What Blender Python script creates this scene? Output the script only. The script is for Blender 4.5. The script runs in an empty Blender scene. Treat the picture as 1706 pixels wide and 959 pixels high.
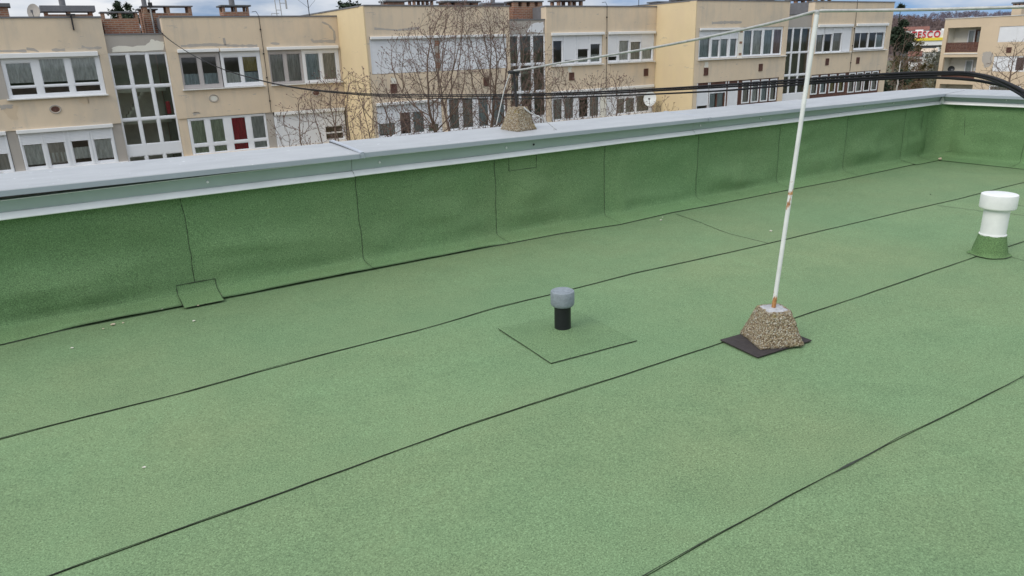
import bpy, bmesh, math, random
import numpy as np
from mathutils import Vector, Matrix
R = math.radians
scene = bpy.context.scene
COL = scene.collection
random.seed(7)

# ------------------------------------------------------------------ camera
EYE = Vector((0, 0, 1.3))
c_r = Vector((0.83801757, -0.54481533, -0.03004675))
c_u = Vector((0.19558756, 0.24852693, 0.94867269))
c_f = Vector((0.509384, 0.80088115, -0.31482903))
F = 1204.6
cam = bpy.data.cameras.new('camera')
cam.sensor_width = 36
cam.lens = F / 1706 * 36
cam.clip_start = .05
cam.clip_end = 6000
co = bpy.data.objects.new('camera', cam)
COL.objects.link(co)
co.matrix_world = Matrix(((c_r.x, c_u.x, -c_f.x, EYE.x), (c_r.y, c_u.y, -c_f.y, EYE.y), (c_r.z, c_u.z, -c_f.z, EYE.z), (0, 0, 0, 1)))
scene.camera = co


def ray(x, y):
    return c_f + c_r * ((x - 853) / F) - c_u * ((y - 479.5) / F)


def onY(x, y, Y):      # single-view survey of a point on a facade plane
    d = ray(x, y)
    return EYE + d * (Y / d.y)


def onX(x, y, X):
    d = ray(x, y)
    return EYE + d * (X / d.x)


def onZ(x, y, Z=0.):   # the same on a level surface
    d = ray(x, y)
    return EYE + d * ((Z - EYE.z) / d.z)


# ------------------------------------------------------------------ light
SUN = Vector((-.80, -.17, .72)).normalized()
w = bpy.data.worlds.new('World')
scene.world = w
w.use_nodes = True
nt = w.node_tree
nt.nodes.clear()
N = nt.nodes.new
out = N('ShaderNodeOutputWorld')
bg = N('ShaderNodeBackground')
bg.inputs['Strength'].default_value = .10
sky = N('ShaderNodeTexSky')
sky.sky_type = 'NISHITA'
sky.sun_disc = False
sky.sun_elevation = math.asin(SUN.z)
sky.sun_rotation = math.atan2(SUN.x, SUN.y)
sky.ozone_density = 3.0
sky.dust_density = .3
tc = N('ShaderNodeTexCoord')
mp = N('ShaderNodeMapping')
mp.inputs['Scale'].default_value = (1, 1, 4.2)
mp.inputs['Location'].default_value = (.35, .1, .3)
nz = N('ShaderNodeTexNoise')
nz.inputs['Scale'].default_value = 4.5
nz.inputs['Detail'].default_value = 8
nz.inputs['Roughness'].default_value = .55
cr = N('ShaderNodeValToRGB')
cr.color_ramp.elements[0].position = .34
cr.color_ramp.elements[1].position = .50
nz2 = N('ShaderNodeTexNoise')
nz2.inputs['Scale'].default_value = 7
nz2.inputs['Detail'].default_value = 6
cc = N('ShaderNodeValToRGB')
cc.color_ramp.elements[0].position = .35
cc.color_ramp.elements[0].color = (.52, .60, .72, 1)
cc.color_ramp.elements[1].position = .62
cc.color_ramp.elements[1].color = (.93, .95, .98, 1)
sc_ = N('ShaderNodeVectorMath')
sc_.operation = 'SCALE'
sc_.inputs['Scale'].default_value = 9.6
mx = N('ShaderNodeMix')
mx.data_type = 'RGBA'
L = nt.links.new
L(tc.outputs['Generated'], mp.inputs['Vector'])
va = N('ShaderNodeVectorMath')
va.operation = 'ADD'
va.inputs[1].default_value = (0, 0, .22)
vn = N('ShaderNodeVectorMath')
vn.operation = 'NORMALIZE'
L(tc.outputs['Generated'], va.inputs[0])
L(va.outputs[0], vn.inputs[0])
L(vn.outputs[0], sky.inputs['Vector'])
sp_ = N('ShaderNodeSeparateXYZ')
L(tc.outputs['Generated'], sp_.inputs[0])
mr = N('ShaderNodeMapRange')
mr.inputs['From Min'].default_value = 0
mr.inputs['From Max'].default_value = 1
mr.inputs['To Min'].default_value = 7.6
mr.inputs['To Max'].default_value = 17
L(sp_.outputs['Z'], mr.inputs['Value'])
L(mr.outputs[0], sc_.inputs['Scale'])
L(mp.outputs['Vector'], nz.inputs['Vector'])
L(mp.outputs['Vector'], nz2.inputs['Vector'])
# a gap in the cloud low over the hills to the right
dt = N('ShaderNodeVectorMath')
dt.operation = 'DOT_PRODUCT'
dt.inputs[1].default_value = Vector((1.06, .56, .05)).normalized()
gm = N('ShaderNodeMapRange')
gm.inputs['From Min'].default_value = .95
gm.inputs['From Max'].default_value = .995
gm.inputs['To Max'].default_value = .20
sb = N('ShaderNodeMath')
sb.operation = 'SUBTRACT'
L(tc.outputs['Generated'], dt.inputs[0])
L(dt.outputs['Value'], gm.inputs['Value'])
L(nz.outputs['Fac'], sb.inputs[0])
L(gm.outputs[0], sb.inputs[1])
L(sb.outputs[0], cr.inputs['Fac'])
L(nz2.outputs['Fac'], cc.inputs['Fac'])
L(cc.outputs['Color'], sc_.inputs[0])
L(cr.outputs['Color'], mx.inputs['Factor'])
L(sky.outputs['Color'], mx.inputs['A'])
L(sc_.outputs['Vector'], mx.inputs['B'])
L(mx.outputs['Result'], bg.inputs['Color'])
L(bg.outputs['Background'], out.inputs['Surface'])

sl = bpy.data.lights.new('sun', 'SUN')
sl.energy = 1.4
sl.angle = R(30)
sl.color = (1, .94, .84)
so = bpy.data.objects.new('sun', sl)
COL.objects.link(so)
so.rotation_euler = SUN.to_track_quat('Z', 'Y').to_euler()
so.location = (-20, 10, 30)

scene.view_settings.view_transform = 'Standard'
scene.view_settings.look = 'None'
scene.view_settings.exposure = 0.20
scene.view_settings.gamma = 1
scene.view_settings.use_curve_mapping = False
scene.render.engine = 'CYCLES'
cy = scene.cycles
cy.use_denoising = True
cy.denoising_input_passes = 'RGB_ALBEDO_NORMAL'
cy.denoising_prefilter = 'ACCURATE'
cy.max_bounces = 8
cy.diffuse_bounces = 3
cy.glossy_bounces = 3
cy.transparent_max_bounces = 12
cy.caustics_reflective = cy.caustics_refractive = False


# ------------------------------------------------------------------ materials
def srgb(r, g, b):
    f = lambda v: (v / 255 / 12.92) if v / 255 <= .04045 else ((v / 255 + .055) / 1.055) ** 2.4
    return (f(r), f(g), f(b), 1)


class Mat:
    def __init__(s, name):
        s.m = bpy.data.materials.new(name)
        s.m.use_nodes = True
        s.t = s.m.node_tree
        s.b = s.t.nodes['Principled BSDF']
        s.tc = s.n('ShaderNodeTexCoord')

    def n(s, k, **kw):
        x = s.t.nodes.new(k)
        for a, v in kw.items():
            setattr(x, a, v)
        return x

    def l(s, a, b):
        s.t.links.new(a, b)

    def vec(s, scale=(1, 1, 1), loc=(0, 0, 0)):
        mp = s.n('ShaderNodeMapping')
        mp.inputs['Scale'].default_value = scale
        mp.inputs['Location'].default_value = loc
        s.l(s.tc.outputs['Object'], mp.inputs['Vector'])
        return mp.outputs['Vector']

    def noise(s, scale, detail=4, rough=.55, v=None, dist=0):
        x = s.n('ShaderNodeTexNoise')
        x.inputs['Scale'].default_value = scale
        x.inputs['Detail'].default_value = detail
        x.inputs['Roughness'].default_value = rough
        x.inputs['Distortion'].default_value = dist
        s.l(v if v is not None else s.tc.outputs['Object'], x.inputs['Vector'])
        return x.outputs['Fac']

    def ramp(s, f, stops, interp='LINEAR'):
        x = s.n('ShaderNodeValToRGB')
        x.color_ramp.interpolation = interp
        e = x.color_ramp.elements
        while len(e) < len(stops):
            e.new(.5)
        for i, (p, c) in enumerate(stops):
            e[i].position = p
            e[i].color = c if isinstance(c, tuple) else (c, c, c, 1)
        s.l(f, x.inputs['Fac'])
        return x.outputs['Color']

    def mix(s, fac, a, b, mode='MIX'):
        x = s.n('ShaderNodeMix', data_type='RGBA', blend_type=mode)
        for k, v in (('Factor', fac), ('A', a), ('B', b)):
            i = x.inputs[k]
            if hasattr(v, 'links') or hasattr(v, 'is_linked'):
                s.l(v, i)
            else:
                i.default_value = v
        return x.outputs['Result']

    def math(s, op, a, b=None):
        x = s.n('ShaderNodeMath', operation=op)
        for i, v in enumerate((a, b)):
            if v is None:
                continue
            if hasattr(v, 'is_linked'):
                s.l(v, x.inputs[i])
            else:
                x.inputs[i].default_value = v
        return x.outputs[0]

    def bump(s, h, strength=.3, dist=.01):
        x = s.n('ShaderNodeBump')
        x.inputs['Strength'].default_value = strength
        x.inputs['Distance'].default_value = dist
        s.l(h, x.inputs['Height'])
        s.l(x.outputs['Normal'], s.b.inputs['Normal'])

    def col(s, c):
        if hasattr(c, 'is_linked'):
            s.l(c, s.b.inputs['Base Color'])
        else:
            s.b.inputs['Base Color'].default_value = c

    def set(s, rough=.7, metal=0, spec=.5):
        s.b.inputs['Roughness'].default_value = rough
        s.b.inputs['Metallic'].default_value = metal
        s.b.inputs['Specular IOR Level'].default_value = spec
        return s.m


def plain(name, c, rough=.6, var=.12, scale=3., metal=0, bump=0, bscale=80, spec=.4):
    m = Mat(name)
    a = tuple(min(1, x * (1 - var)) for x in c[:3]) + (1,)
    b = tuple(min(1, x * (1 + var)) for x in c[:3]) + (1,)
    m.col(m.ramp(m.noise(scale, 6, .65), [(.3, a), (.7, b)]))
    if bump:
        m.bump(m.noise(bscale, 4), bump, .01)
    return m.set(rough, metal, spec)


def membrane(name, base, dark, warm):
    m = Mat(name)
    big = m.noise(.55, 5, .6)
    med = m.noise(5, 5, .6)
    c = m.mix(m.ramp(big, [(.38, 0.), (.66, 1.)]), base, warm)
    c = m.mix(m.math('MULTIPLY', m.ramp(med, [(.45, 0.), (.75, 1.)]), .34), c, dark)
    dry = m.noise(.9, 6, .7, m.vec((1, 1, 1), (4.2, 1.7, 0)), .6)
    c = m.mix(m.ramp(dry, [(.52, 0.), (.56, .22), (.62, .10), (.78, .16)]), c, tuple(x * 1.22 for x in base[:3]) + (1,))
    c = m.mix(m.ramp(m.noise(2.1, 7, .72, m.vec((1, 1, 1), (9, 3, 0))), [(.56, 0.), (.74, .38)]), c, dark)
    oi = m.n('ShaderNodeObjectInfo')
    v = m.math('ADD', m.math('MULTIPLY', oi.outputs['Random'], .10), .95)
    hs = m.n('ShaderNodeHueSaturation')
    m.l(v, hs.inputs['Value'])
    m.l(c, hs.inputs['Color'])
    c = hs.outputs['Color']
    g1 = m.noise(175, 3, .75)
    g2 = m.noise(420, 2, .8)
    g = m.math('ADD', m.math('MULTIPLY', g1, .55), m.math('MULTIPLY', g2, .45))
    c = m.mix(1., c, m.ramp(g, [(.31, .12), (.43, .78), (.52, 1.), (.65, 1.75)]), 'MULTIPLY')
    vo = m.n('ShaderNodeTexVoronoi')
    vo.inputs['Scale'].default_value = 55
    m.l(m.tc.outputs['Object'], vo.inputs['Vector'])
    spk = m.ramp(vo.outputs['Distance'], [(.07, 1.), (.14, 0.)])
    c = m.mix(m.math('MULTIPLY', spk, m.ramp(m.noise(9, 2), [(.5, 0.), (.62, .75)])), c, (.035, .06, .03, 1))
    m.col(c)
    m.bump(g, .55, .004)
    return m.set(.92, 0, .25)


MT = {}
MT['deck'] = membrane('green_mineral_membrane', (0.162, 0.255, 0.129, 1), (0.122, 0.200, 0.099, 1), (0.195, 0.264, 0.133, 1))
MT['upstand'] = membrane('green_upstand_membrane', (0.147, 0.256, 0.116, 1), (0.107, 0.200, 0.086, 1), (0.167, 0.260, 0.121, 1))
MT['patch'] = membrane('green_patch_membrane', (0.154, 0.244, 0.121, 1), (0.106, 0.183, 0.085, 1), (0.162, 0.238, 0.111, 1))
MT['bitumen'] = plain('black_bitumen', (.026, .036, .021, 1), .55, .4, 40)
MT['rubber'] = plain('black_rubber', (.040, .033, .032, 1), .85, .25, 30, bump=.3)
m = Mat('grey_coping_metal')
st = m.ramp(m.noise(3.2, 7, .7, m.vec((1, 3, 1))), [(.3, (0.339, 0.352, 0.365, 1)), (.7, (0.414, 0.427, 0.440, 1))])
st = m.mix(m.ramp(m.noise(26, 3), [(.68, 0.), (.74, .5)]), st, (.72, .74, .76, 1))
m.col(st)
MT['coping'] = m.set(.55, 0, .35)
MT['lip'] = plain('grey_coping_lip', (.36, .39, .44, 1), .4, .06, 3)
MT['fascia'] = plain('grey_flashing_green_reflection', (.40, .475, .45, 1), .55, .10, 1.2)  # grey metal; the green roof it reflects is put into the base colour
MT['drip'] = plain('drip_metal_sky_reflection', (.88, .88, .88, 1), .45, .06, 3)  # same grey metal, coloured white for the sky it reflects
MT['white_plastic'] = plain('white_pvc', (.76, .76, .745, 1), .5, .06, 14)
MT['grey_cap'] = plain('grey_plastic', (.215, .245, .27, 1), .6, .18, 60, bump=.1, bscale=200)
MT['black_plastic'] = plain('black_plastic', (.012, .013, .015, 1), .42, .3, 12)
MT['cable'] = plain('black_cable_sheath', (.010, .010, .012, 1), .62, .2, 8, spec=.25)
MT['wire'] = plain('weathered_aluminium_wire', (.42, .42, .41, 1), .5, .25, 25, metal=.2, bump=.4, bscale=60)
MT['dark_iron'] = plain('dark_iron', (.028, .026, .028, 1), .6, .3, 30)
m = Mat('white_paint_rusting')
sz = m.n('ShaderNodeSeparateXYZ')
m.l(m.tc.outputs['Object'], sz.inputs[0])
band = m.ramp(m.math('MULTIPLY', sz.outputs[2], .6667), [(.0, .25), (.115, .26), (.165, .0), (.37, .0), (.395, .30), (.44, .30), (.46, .02), (.475, .27), (.49, .05), (.52, .31), (.56, .29), (.60, .0)])
sd = m.math('MULTIPLY', m.math('SUBTRACT', sz.outputs[0], m.math('MULTIPLY', sz.outputs[2], .085)), -7.)
r_ = m.ramp(m.math('ADD', m.math('ADD', m.noise(16, 5, .65, m.vec((2, 2, .8))), band), sd), [(.755, 0.), (.81, 1.)])
m.col(m.mix(r_, m.ramp(m.noise(20, 4), [(.3, (.60, .60, .59, 1)), (.7, (.72, .72, .70, 1))]), m.ramp(m.noise(60, 4), [(.35, (.26, .10, .03, 1)), (.65, (.48, .24, .09, 1))])))
MT['mast'] = m.set(.5)
m = Mat('aggregate_concrete')
vo = m.n('ShaderNodeTexVoronoi')
vo.inputs['Scale'].default_value = 155
wv = m.n('ShaderNodeVectorMath', operation='ADD')
nn_ = m.n('ShaderNodeTexNoise')
nn_.inputs['Scale'].default_value = 60
sc2 = m.n('ShaderNodeVectorMath', operation='SCALE')
sc2.inputs['Scale'].default_value = .012
m.l(m.tc.outputs['Object'], nn_.inputs['Vector'])
m.l(nn_.outputs['Color'], sc2.inputs[0])
m.l(m.tc.outputs['Object'], wv.inputs[0])
m.l(sc2.outputs[0], wv.inputs[1])
m.l(wv.outputs[0], vo.inputs['Vector'])
sep = m.n('ShaderNodeSeparateColor')
m.l(vo.outputs['Color'], sep.inputs[0])
cst = m.ramp(sep.outputs[0], [(0., (.20, .14, .085, 1)), (.25, (.42, .32, .20, 1)), (.5, (.54, .43, .28, 1)), (.75, (.62, .54, .40, 1)), (1., (.78, .73, .62, 1))])
cst = m.mix(m.ramp(vo.outputs['Distance'], [(.30, 0.), (.80, .6)]), cst, (.24, .18, .125, 1))
lich = m.ramp(m.noise(14, 4), [(.60, 0.), (.68, .6)])
cst = m.mix(lich, cst, (.38, .29, .08, 1))
cst = m.mix(m.ramp(m.noise(9, 5), [(.55, 0.), (.70, .6)]), cst, (.20, .165, .125, 1))
m.col(cst)
m.bump(m.math('ADD', m.noise(75, 5, .7), m.math('MULTIPLY', vo.outputs['Distance'], -.9)), 1., .015)
MT['concrete'] = m.set(.95, 0, .2)
MT['mortar'] = plain('pale_mortar', (.40, .40, .41, 1), .9, .25, 40, bump=.5)
MT['chip_white'] = plain('pale_plaster_chip', (.66, .62, .54, 1), .9, .15, 60)
MT['chip'] = plain('plaster_chip', (.58, .47, .36, 1), .9, .2, 60)


def stucco(name, base, stain, grey, zt):
    m = Mat(name)
    c = m.ramp(m.noise(.35, 6, .6), [(.3, base), (.72, tuple(x * .86 for x in base[:3]) + (1,))])
    s1 = m.ramp(m.noise(.55, 6, .62, m.vec((1, 1, .55), (3, 1, 7))), [(.48, 0.), (.64, .62)])
    c = m.mix(s1, c, stain)
    run = m.ramp(m.noise(1.0, 5, .6, m.vec((3.5, 3.5, .25))), [(.54, 0.), (.72, .42)])
    c = m.mix(run, c, stain)
    sp = m.ramp(m.noise(1.1, 7, .7, m.vec((.8, .8, 3.2), (2, 5, 1))), [(.645, 0.), (.665, .75)])
    c = m.mix(sp, c, grey)
    m.col(c)
    m.bump(m.noise(25, 5), .12, .02)
    return m.set(.93, 0, .2)


MT['wall'] = stucco('beige_stucco', (.765, .625, .462, 1), (.53, .465, .38, 1), (.40, .37, .34, 1), 0)
MT['wall_side'] = stucco('yellow_stucco', (.76, .615, .385, 1), (.68, .54, .36, 1), (.52, .44, .32, 1), 0)
MT['wall_grey'] = stucco('grey_plaster', (.47, .43, .385, 1), (.40, .36, .32, 1), (.46, .44, .42, 1), 0)
MT['wall_far'] = stucco('sand_stucco', (.70, .56, .40, 1), (.62, .50, .37, 1), (.48, .45, .42, 1), 0)
MT['roof_edge'] = plain('dark_grey_metal', (.17, .17, .18, 1), .5, .15, 4)
MT['roofing'] = plain('grey_bitumen_roof', (.12, .125, .13, 1), .9, .2, 3)
MT['frame'] = plain('white_window_plastic', (.80, .81, .83, 1), .4, .03, 2)
MT['frame_old'] = plain('old_grey_frame', (.46, .43, .42, 1), .6, .06, 2)
m = Mat('brown_wood')
m.col(m.ramp(m.noise(3, 6, .7, m.vec((8, 8, .8))), [(.3, (.055, .022, .018, 1)), (.55, (.12, .05, .035, 1)), (.75, (.30, .17, .085, 1))]))
MT['wood'] = m.set(.75)
MT['shutter'] = plain('white_shutter', (.74, .75, .77, 1), .5, .04, 1)
MT['box'] = plain('white_shutter_box', (.80, .80, .79, 1), .45, .04, 1)
MT['sill'] = plain('pale_sill', (.70, .69, .66, 1), .6, .1, 2)
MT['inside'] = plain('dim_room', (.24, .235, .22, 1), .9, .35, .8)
MT['stairs'] = plain('pale_green_stair_wall', (.62, .66, .54, 1), .9, .35, .5)
for k, cc_ in (('lace', (.88, .91, .88, 1)), ('grey_c', (.60, .57, .52, 1)), ('green_c', (.56, .64, .46, 1)), ('red_c', (.60, .015, .045, 1)), ('blue_c', (.55, .66, .70, 1)), ('pink_c', (.52, .34, .34, 1)), ('blind', (.66, .67, .64, 1)), ('yellow_c', (.46, .38, .14, 1))):
    m = Mat('curtain_' + k)
    a = tuple(x * .62 for x in cc_[:3]) + (1,)
    m.col(m.ramp(m.noise(2.5, 6, .7, m.vec((5, 1, .9))), [(.36, a), (.62, cc_)]))
    MT[k] = m.set(.9)
# window glass: a thin sheet, clear with a fresnel reflection
m = Mat('window_glass')
tb = m.n('ShaderNodeBsdfTransparent')
tb.inputs['Color'].default_value = (.92, .95, .94, 1)
gb = m.n('ShaderNodeBsdfGlossy')
gb.inputs['Roughness'].default_value = .03
lw = m.n('ShaderNodeFresnel')
lw.inputs['IOR'].default_value = 1.6
ms = m.n('ShaderNodeMixShader')
m.l(m.math('ADD', m.math('MULTIPLY', lw.outputs[0], 1.1), .015), ms.inputs[0])
m.l(tb.outputs[0], ms.inputs[1])
m.l(gb.outputs[0], ms.inputs[2])
m.l(ms.outputs[0], m.t.nodes['Material Output'].inputs['Surface'])
MT['glass'] = m.m
m = Mat('brick')
bt = m.n('ShaderNodeTexBrick')
bt.inputs['Color1'].default_value = (.34, .135, .075, 1)
bt.inputs['Color2'].default_value = (.23, .10, .065, 1)
bt.inputs['Mortar'].default_value = (.33, .28, .23, 1)
bt.inputs['Scale'].default_value = 1
bt.inputs['Brick Width'].default_value = .26
bt.inputs['Row Height'].default_value = .082
bt.inputs['Mortar Size'].default_value = .012
sx = m.n('ShaderNodeSeparateXYZ')
cx = m.n('ShaderNodeCombineXYZ')
m.l(m.tc.outputs['Object'], sx.inputs[0])
m.l(m.math('ADD', sx.outputs[0], sx.outputs[1]), cx.inputs[0])
m.l(sx.outputs[2], cx.inputs[1])
m.l(cx.outputs[0], bt.inputs['Vector'])
m.col(m.mix(m.ramp(m.noise(1.4, 6), [(.42, 0.), (.7, .65)]), bt.outputs['Color'], (.36, .25, .165, 1)))
m.bump(bt.outputs['Fac'], -.4, .01)
MT['brick'] = m.set(.95, 0, .2)
MT['bark'] = plain('brown_grey_bark', (.165, .122, .09, 1), .9, .35, 9)
MT['twig'] = plain('brown_twig', (.150, .105, .080, 1), .9, .3, 3)
MT['bud'] = plain('dusky_bud', (.17, .105, .095, 1), .85, .3, 6)
MT['birch'] = plain('white_birch_bark', (.52, .49, .46, 1), .85, .4, 5)
MT['conifer'] = plain('dark_conifer', (.030, .048, .026, 1), .9, .5, 1.2)
MT['russet'] = plain('russet_shrub', (.17, .105, .07, 1), .95, .4, .8)
MT['olive'] = plain('olive_shrub', (.105, .085, .035, 1), .95, .4, .8)
MT['greyshrub'] = plain('grey_green_shrub', (.12, .12, .085, 1), .95, .35, .8)
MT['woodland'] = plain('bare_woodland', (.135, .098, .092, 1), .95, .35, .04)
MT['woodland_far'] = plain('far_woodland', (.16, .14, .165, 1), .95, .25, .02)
MT['earth'] = plain('winter_grass', (.10, .10, .055, 1), .95, .4, .15)
MT['hill'] = plain('hill_ground', (.125, .095, .085, 1), .95, .3, .02)
MT['white_paint'] = plain('white_render', (.74, .74, .73, 1), .7, .05, .2)
MT['sign_red'] = plain('sign_red', (.52, .012, .03, 1), .5, .05, 1)
MT['sign_yellow'] = plain('sign_yellow', (.78, .62, .06, 1), .6, .05, .3)
MT['shade_grey'] = plain('dark_shopfront', (.10, .105, .115, 1), .5, .3, .3)
MT['tile'] = plain('red_roof_tile', (.20, .085, .065, 1), .9, .25, 1)
MT['balcony_white'] = plain('cream_render', (.78, .75, .66, 1), .8, .05, .6)
MT['dish'] = plain('pale_dish', (.66, .68, .67, 1), .5, .06, 2)


# ------------------------------------------------------------------ mesh builder
def empty(name, loc):
    o = bpy.data.objects.new(name, None)
    o.location = loc
    o.empty_display_size = .2
    COL.objects.link(o)
    return o


def wloc(o):
    p = Vector(o.location)
    while o.parent:
        o = o.parent
        p += Vector(o.location)
    return p


def tag(o, label, cat, group=None, kind=None):
    o['label'] = label
    o['category'] = cat
    if group:
        o['group'] = group
    if kind:
        o['kind'] = kind
    return o


def setting(o, kind='structure'):
    o['kind'] = kind
    return o


class MB:
    def __init__(s):
        s.v, s.f, s.mi = [], [], []
        s.k = 0
        s.adds = []

    def add(s, vs, fs):
        n = len(s.v)
        s.adds.append((n, len(s.f)))
        s.v += [Vector(v) for v in vs]
        for f in fs:
            s.f.append([n + i for i in f])
            s.mi.append(s.k)
        return s

    def quad(s, a, b, c, d):
        return s.add([a, b, c, d], [(0, 1, 2, 3)])

    def box(s, x0, x1, y0, y1, z0, z1, bev=0):
        if bev:
            bm = bmesh.new()
            bmesh.ops.create_cube(bm, size=1)
            for v in bm.verts:
                v.co = Vector(((x0 + x1) / 2 + v.co.x * (x1 - x0), (y0 + y1) / 2 + v.co.y * (y1 - y0), (z0 + z1) / 2 + v.co.z * (z1 - z0)))
            bmesh.ops.bevel(bm, geom=bm.edges[:], offset=bev, segments=2, affect='EDGES', profile=.5)
            bm.verts.index_update()
            s.add([v.co.copy() for v in bm.verts], [[v.index for v in f.verts] for f in bm.faces])
            bm.free()
            return s
        vs = [(x, y, z) for z in (z0, z1) for y in (y0, y1) for x in (x0, x1)]
        return s.add(vs, [(0, 2, 3, 1), (4, 5, 7, 6), (0, 1, 5, 4), (2, 6, 7, 3), (0, 4, 6, 2), (1, 3, 7, 5)])

    def tube(s, pts, rad, n=8, cap=True):
        pts = [Vector(p) for p in pts]
        if not hasattr(rad, '__len__'):
            rad = [rad] * len(pts)
        base = len(s.v)
        up = None
        for i, p in enumerate(pts):
            t = (pts[min(i + 1, len(pts) - 1)] - pts[max(i - 1, 0)])
            if t.length < 1e-9:
                t = Vector((0, 0, 1))
            t.normalize()
            if up is None:
                up = t.orthogonal().normalized()
            up = (up - t * up.dot(t))
            up = up.normalized() if up.length > 1e-6 else t.orthogonal().normalized()
            b = t.cross(up)
            for k in range(n):
                a = 2 * math.pi * k / n
                s.v.append(p + (up * math.cos(a) + b * math.sin(a)) * rad[i])
        for i in range(len(pts) - 1):
            for k in range(n):
                a = base + i * n + k
                b_ = base + i * n + (k + 1) % n
                s.f.append([a, b_, b_ + n, a + n])
                s.mi.append(s.k)
        if cap:
            s.f.append([base + k for k in range(n)][::-1])
            s.f.append([base + (len(pts) - 1) * n + k for k in range(n)])
            s.mi += [s.k, s.k]
        return s

    def lathe(s, c, prof, n=40):
        c = Vector(c)
        base = len(s.v)
        for r, z in prof:
            for k in range(n):
                a = 2 * math.pi * k / n
                s.v.append(c + Vector((r * math.cos(a), r * math.sin(a), z)))
        for i in range(len(prof) - 1):
            for k in range(n):
                a = base + i * n + k
                b = base + i * n + (k + 1) % n
                s.f.append([a, b, b + n, a + n])
                s.mi.append(s.k)
        s.f.append([base + k for k in range(n)][::-1])
        s.f.append([base + (len(prof) - 1) * n + k for k in range(n)])
        s.mi += [s.k, s.k]
        return s

    def plate(s, x0, x1, z0, z1, holes, y0, y1):
        """flat frame with rectangular openings, front at y0, back at y1"""
        xs = sorted({round(x, 4) for x in [x0, x1] + [h[0] for h in holes] + [h[1] for h in holes] if x0 <= x <= x1})
        zs = sorted({round(z, 4) for z in [z0, z1] + [h[2] for h in holes] + [h[3] for h in holes] if z0 <= z <= z1})
        full = {}
        for i in range(len(xs) - 1):
            for j in range(len(zs) - 1):
                mx_, mz_ = (xs[i] + xs[i + 1]) / 2, (zs[j] + zs[j + 1]) / 2
                full[i, j] = not any(h[0] < mx_ < h[1] and h[2] < mz_ < h[3] for h in holes)
        for (i, j), ok in full.items():
            if not ok:
                continue
            a, b, c, d = xs[i], xs[i + 1], zs[j], zs[j + 1]
            s.quad((a, y0, c), (b, y0, c), (b, y0, d), (a, y0, d))
            s.quad((a, y1, c), (a, y1, d), (b, y1, d), (b, y1, c))
            if not full.get((i - 1, j)):
                s.quad((a, y0, c), (a, y0, d), (a, y1, d), (a, y1, c))
            if not full.get((i + 1, j)):
                s.quad((b, y0, c), (b, y1, c), (b, y1, d), (b, y0, d))
            if not full.get((i, j - 1)):
                s.quad((a, y0, c), (a, y1, c), (b, y1, c), (b, y0, c))
            if not full.get((i, j + 1)):
                s.quad((a, y0, d), (b, y0, d), (b, y1, d), (a, y1, d))
        return s

    def build_each(s, name, mats, parent):
        """every added piece becomes an object of its own"""
        ends = s.adds[1:] + [(len(s.v), len(s.f))]
        for (a, fa), (b, fb) in zip(s.adds, ends):
            p = MB()
            p.add(s.v[a:b], [[i - a for i in f] for f in s.f[fa:fb]])
            c = sum(p.v, Vector()) / len(p.v)
            p.build(name, mats, parent, loc=c)

    def build(s, name, mats, parent=None, smooth=False, loc=None):
        if loc is None:
            loc = wloc(parent) if parent is not None else Vector((0, 0, 0))
        loc = Vector(loc)
        me = bpy.data.meshes.new(name)
        me.from_pydata([v - loc for v in s.v], [], s.f)
        if not isinstance(mats, (list, tuple)):
            mats = [mats]
        for m_ in mats:
            me.materials.append(m_)
        if len(mats) > 1:
            me.polygons.foreach_set('material_index', s.mi)
        if smooth:
            me.polygons.foreach_set('use_smooth', [True] * len(me.polygons))
        me.update()
        o = bpy.data.objects.new(name, me)
        COL.objects.link(o)
        if parent is not None:
            o.parent = parent
            o.location = loc - wloc(parent)
        else:
            o.location = loc
        return o


def auto_smooth(o, ang=40):
    me = o.data
    bm = bmesh.new()
    bm.from_mesh(me)
    for f in bm.faces:
        f.smooth = True
    for e in bm.edges:
        if len(e.link_faces) == 2 and e.calc_face_angle(0) > R(ang):
            e.smooth = False
    bm.to_mesh(me)
    bm.free()
    return o


def wob(x, y, s=1.):
    return (math.sin(x * 3.1 * s + y * 1.7) + math.sin(x * 7.3 * s - y * 4.1 + 1.3) * .6 + math.sin(x * 13.7 * s + 2.2 + y) * .35) / 1.95


def resample(pts, step):
    pts = [Vector(p) for p in pts]
    res = [pts[0]]
    for a, b in zip(pts, pts[1:]):
        n = max(1, int((b - a).length / step))
        for i in range(1, n + 1):
            res.append(a.lerp(b, i / n))
    return res


def smooth_line(pts, per=8):
    pts = [Vector(p) for p in pts]
    P = [pts[0] * 2 - pts[1]] + pts + [pts[-1] * 2 - pts[-2]]
    o = []
    for i in range(1, len(P) - 2):
        for k in range(per):
            t = k / per
            a, b, c, d = P[i - 1], P[i], P[i + 1], P[i + 2]
            o.append(.5 * ((2 * b) + (c - a) * t + (2 * a - 5 * b + 4 * c - d) * t * t + (3 * b - a - 3 * c + d) * t ** 3))
    o.append(pts[-1])
    return o


# ------------------------------------------------------------------ ground, hills
g = MB()
n = 60
xs = [-2500 + 5500 * i / n for i in range(n + 1)]
ys = [-2500 + 5000 * i / n for i in range(n + 1)]
for y in ys:
    for x in xs:
        d = math.hypot(x, y)
        g.v.append(Vector((x, y, -9 - 2.5 * min(1, max(0, (d - 70) / 150)) * (1 if d < 400 else 1))))
for j in range(n):
    for i in range(n):
        a = j * (n + 1) + i
        g.f.append([a, a + 1, a + n + 2, a + n + 1])
        g.mi.append(0)
setting(g.build('ground', MT['earth']))


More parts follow.
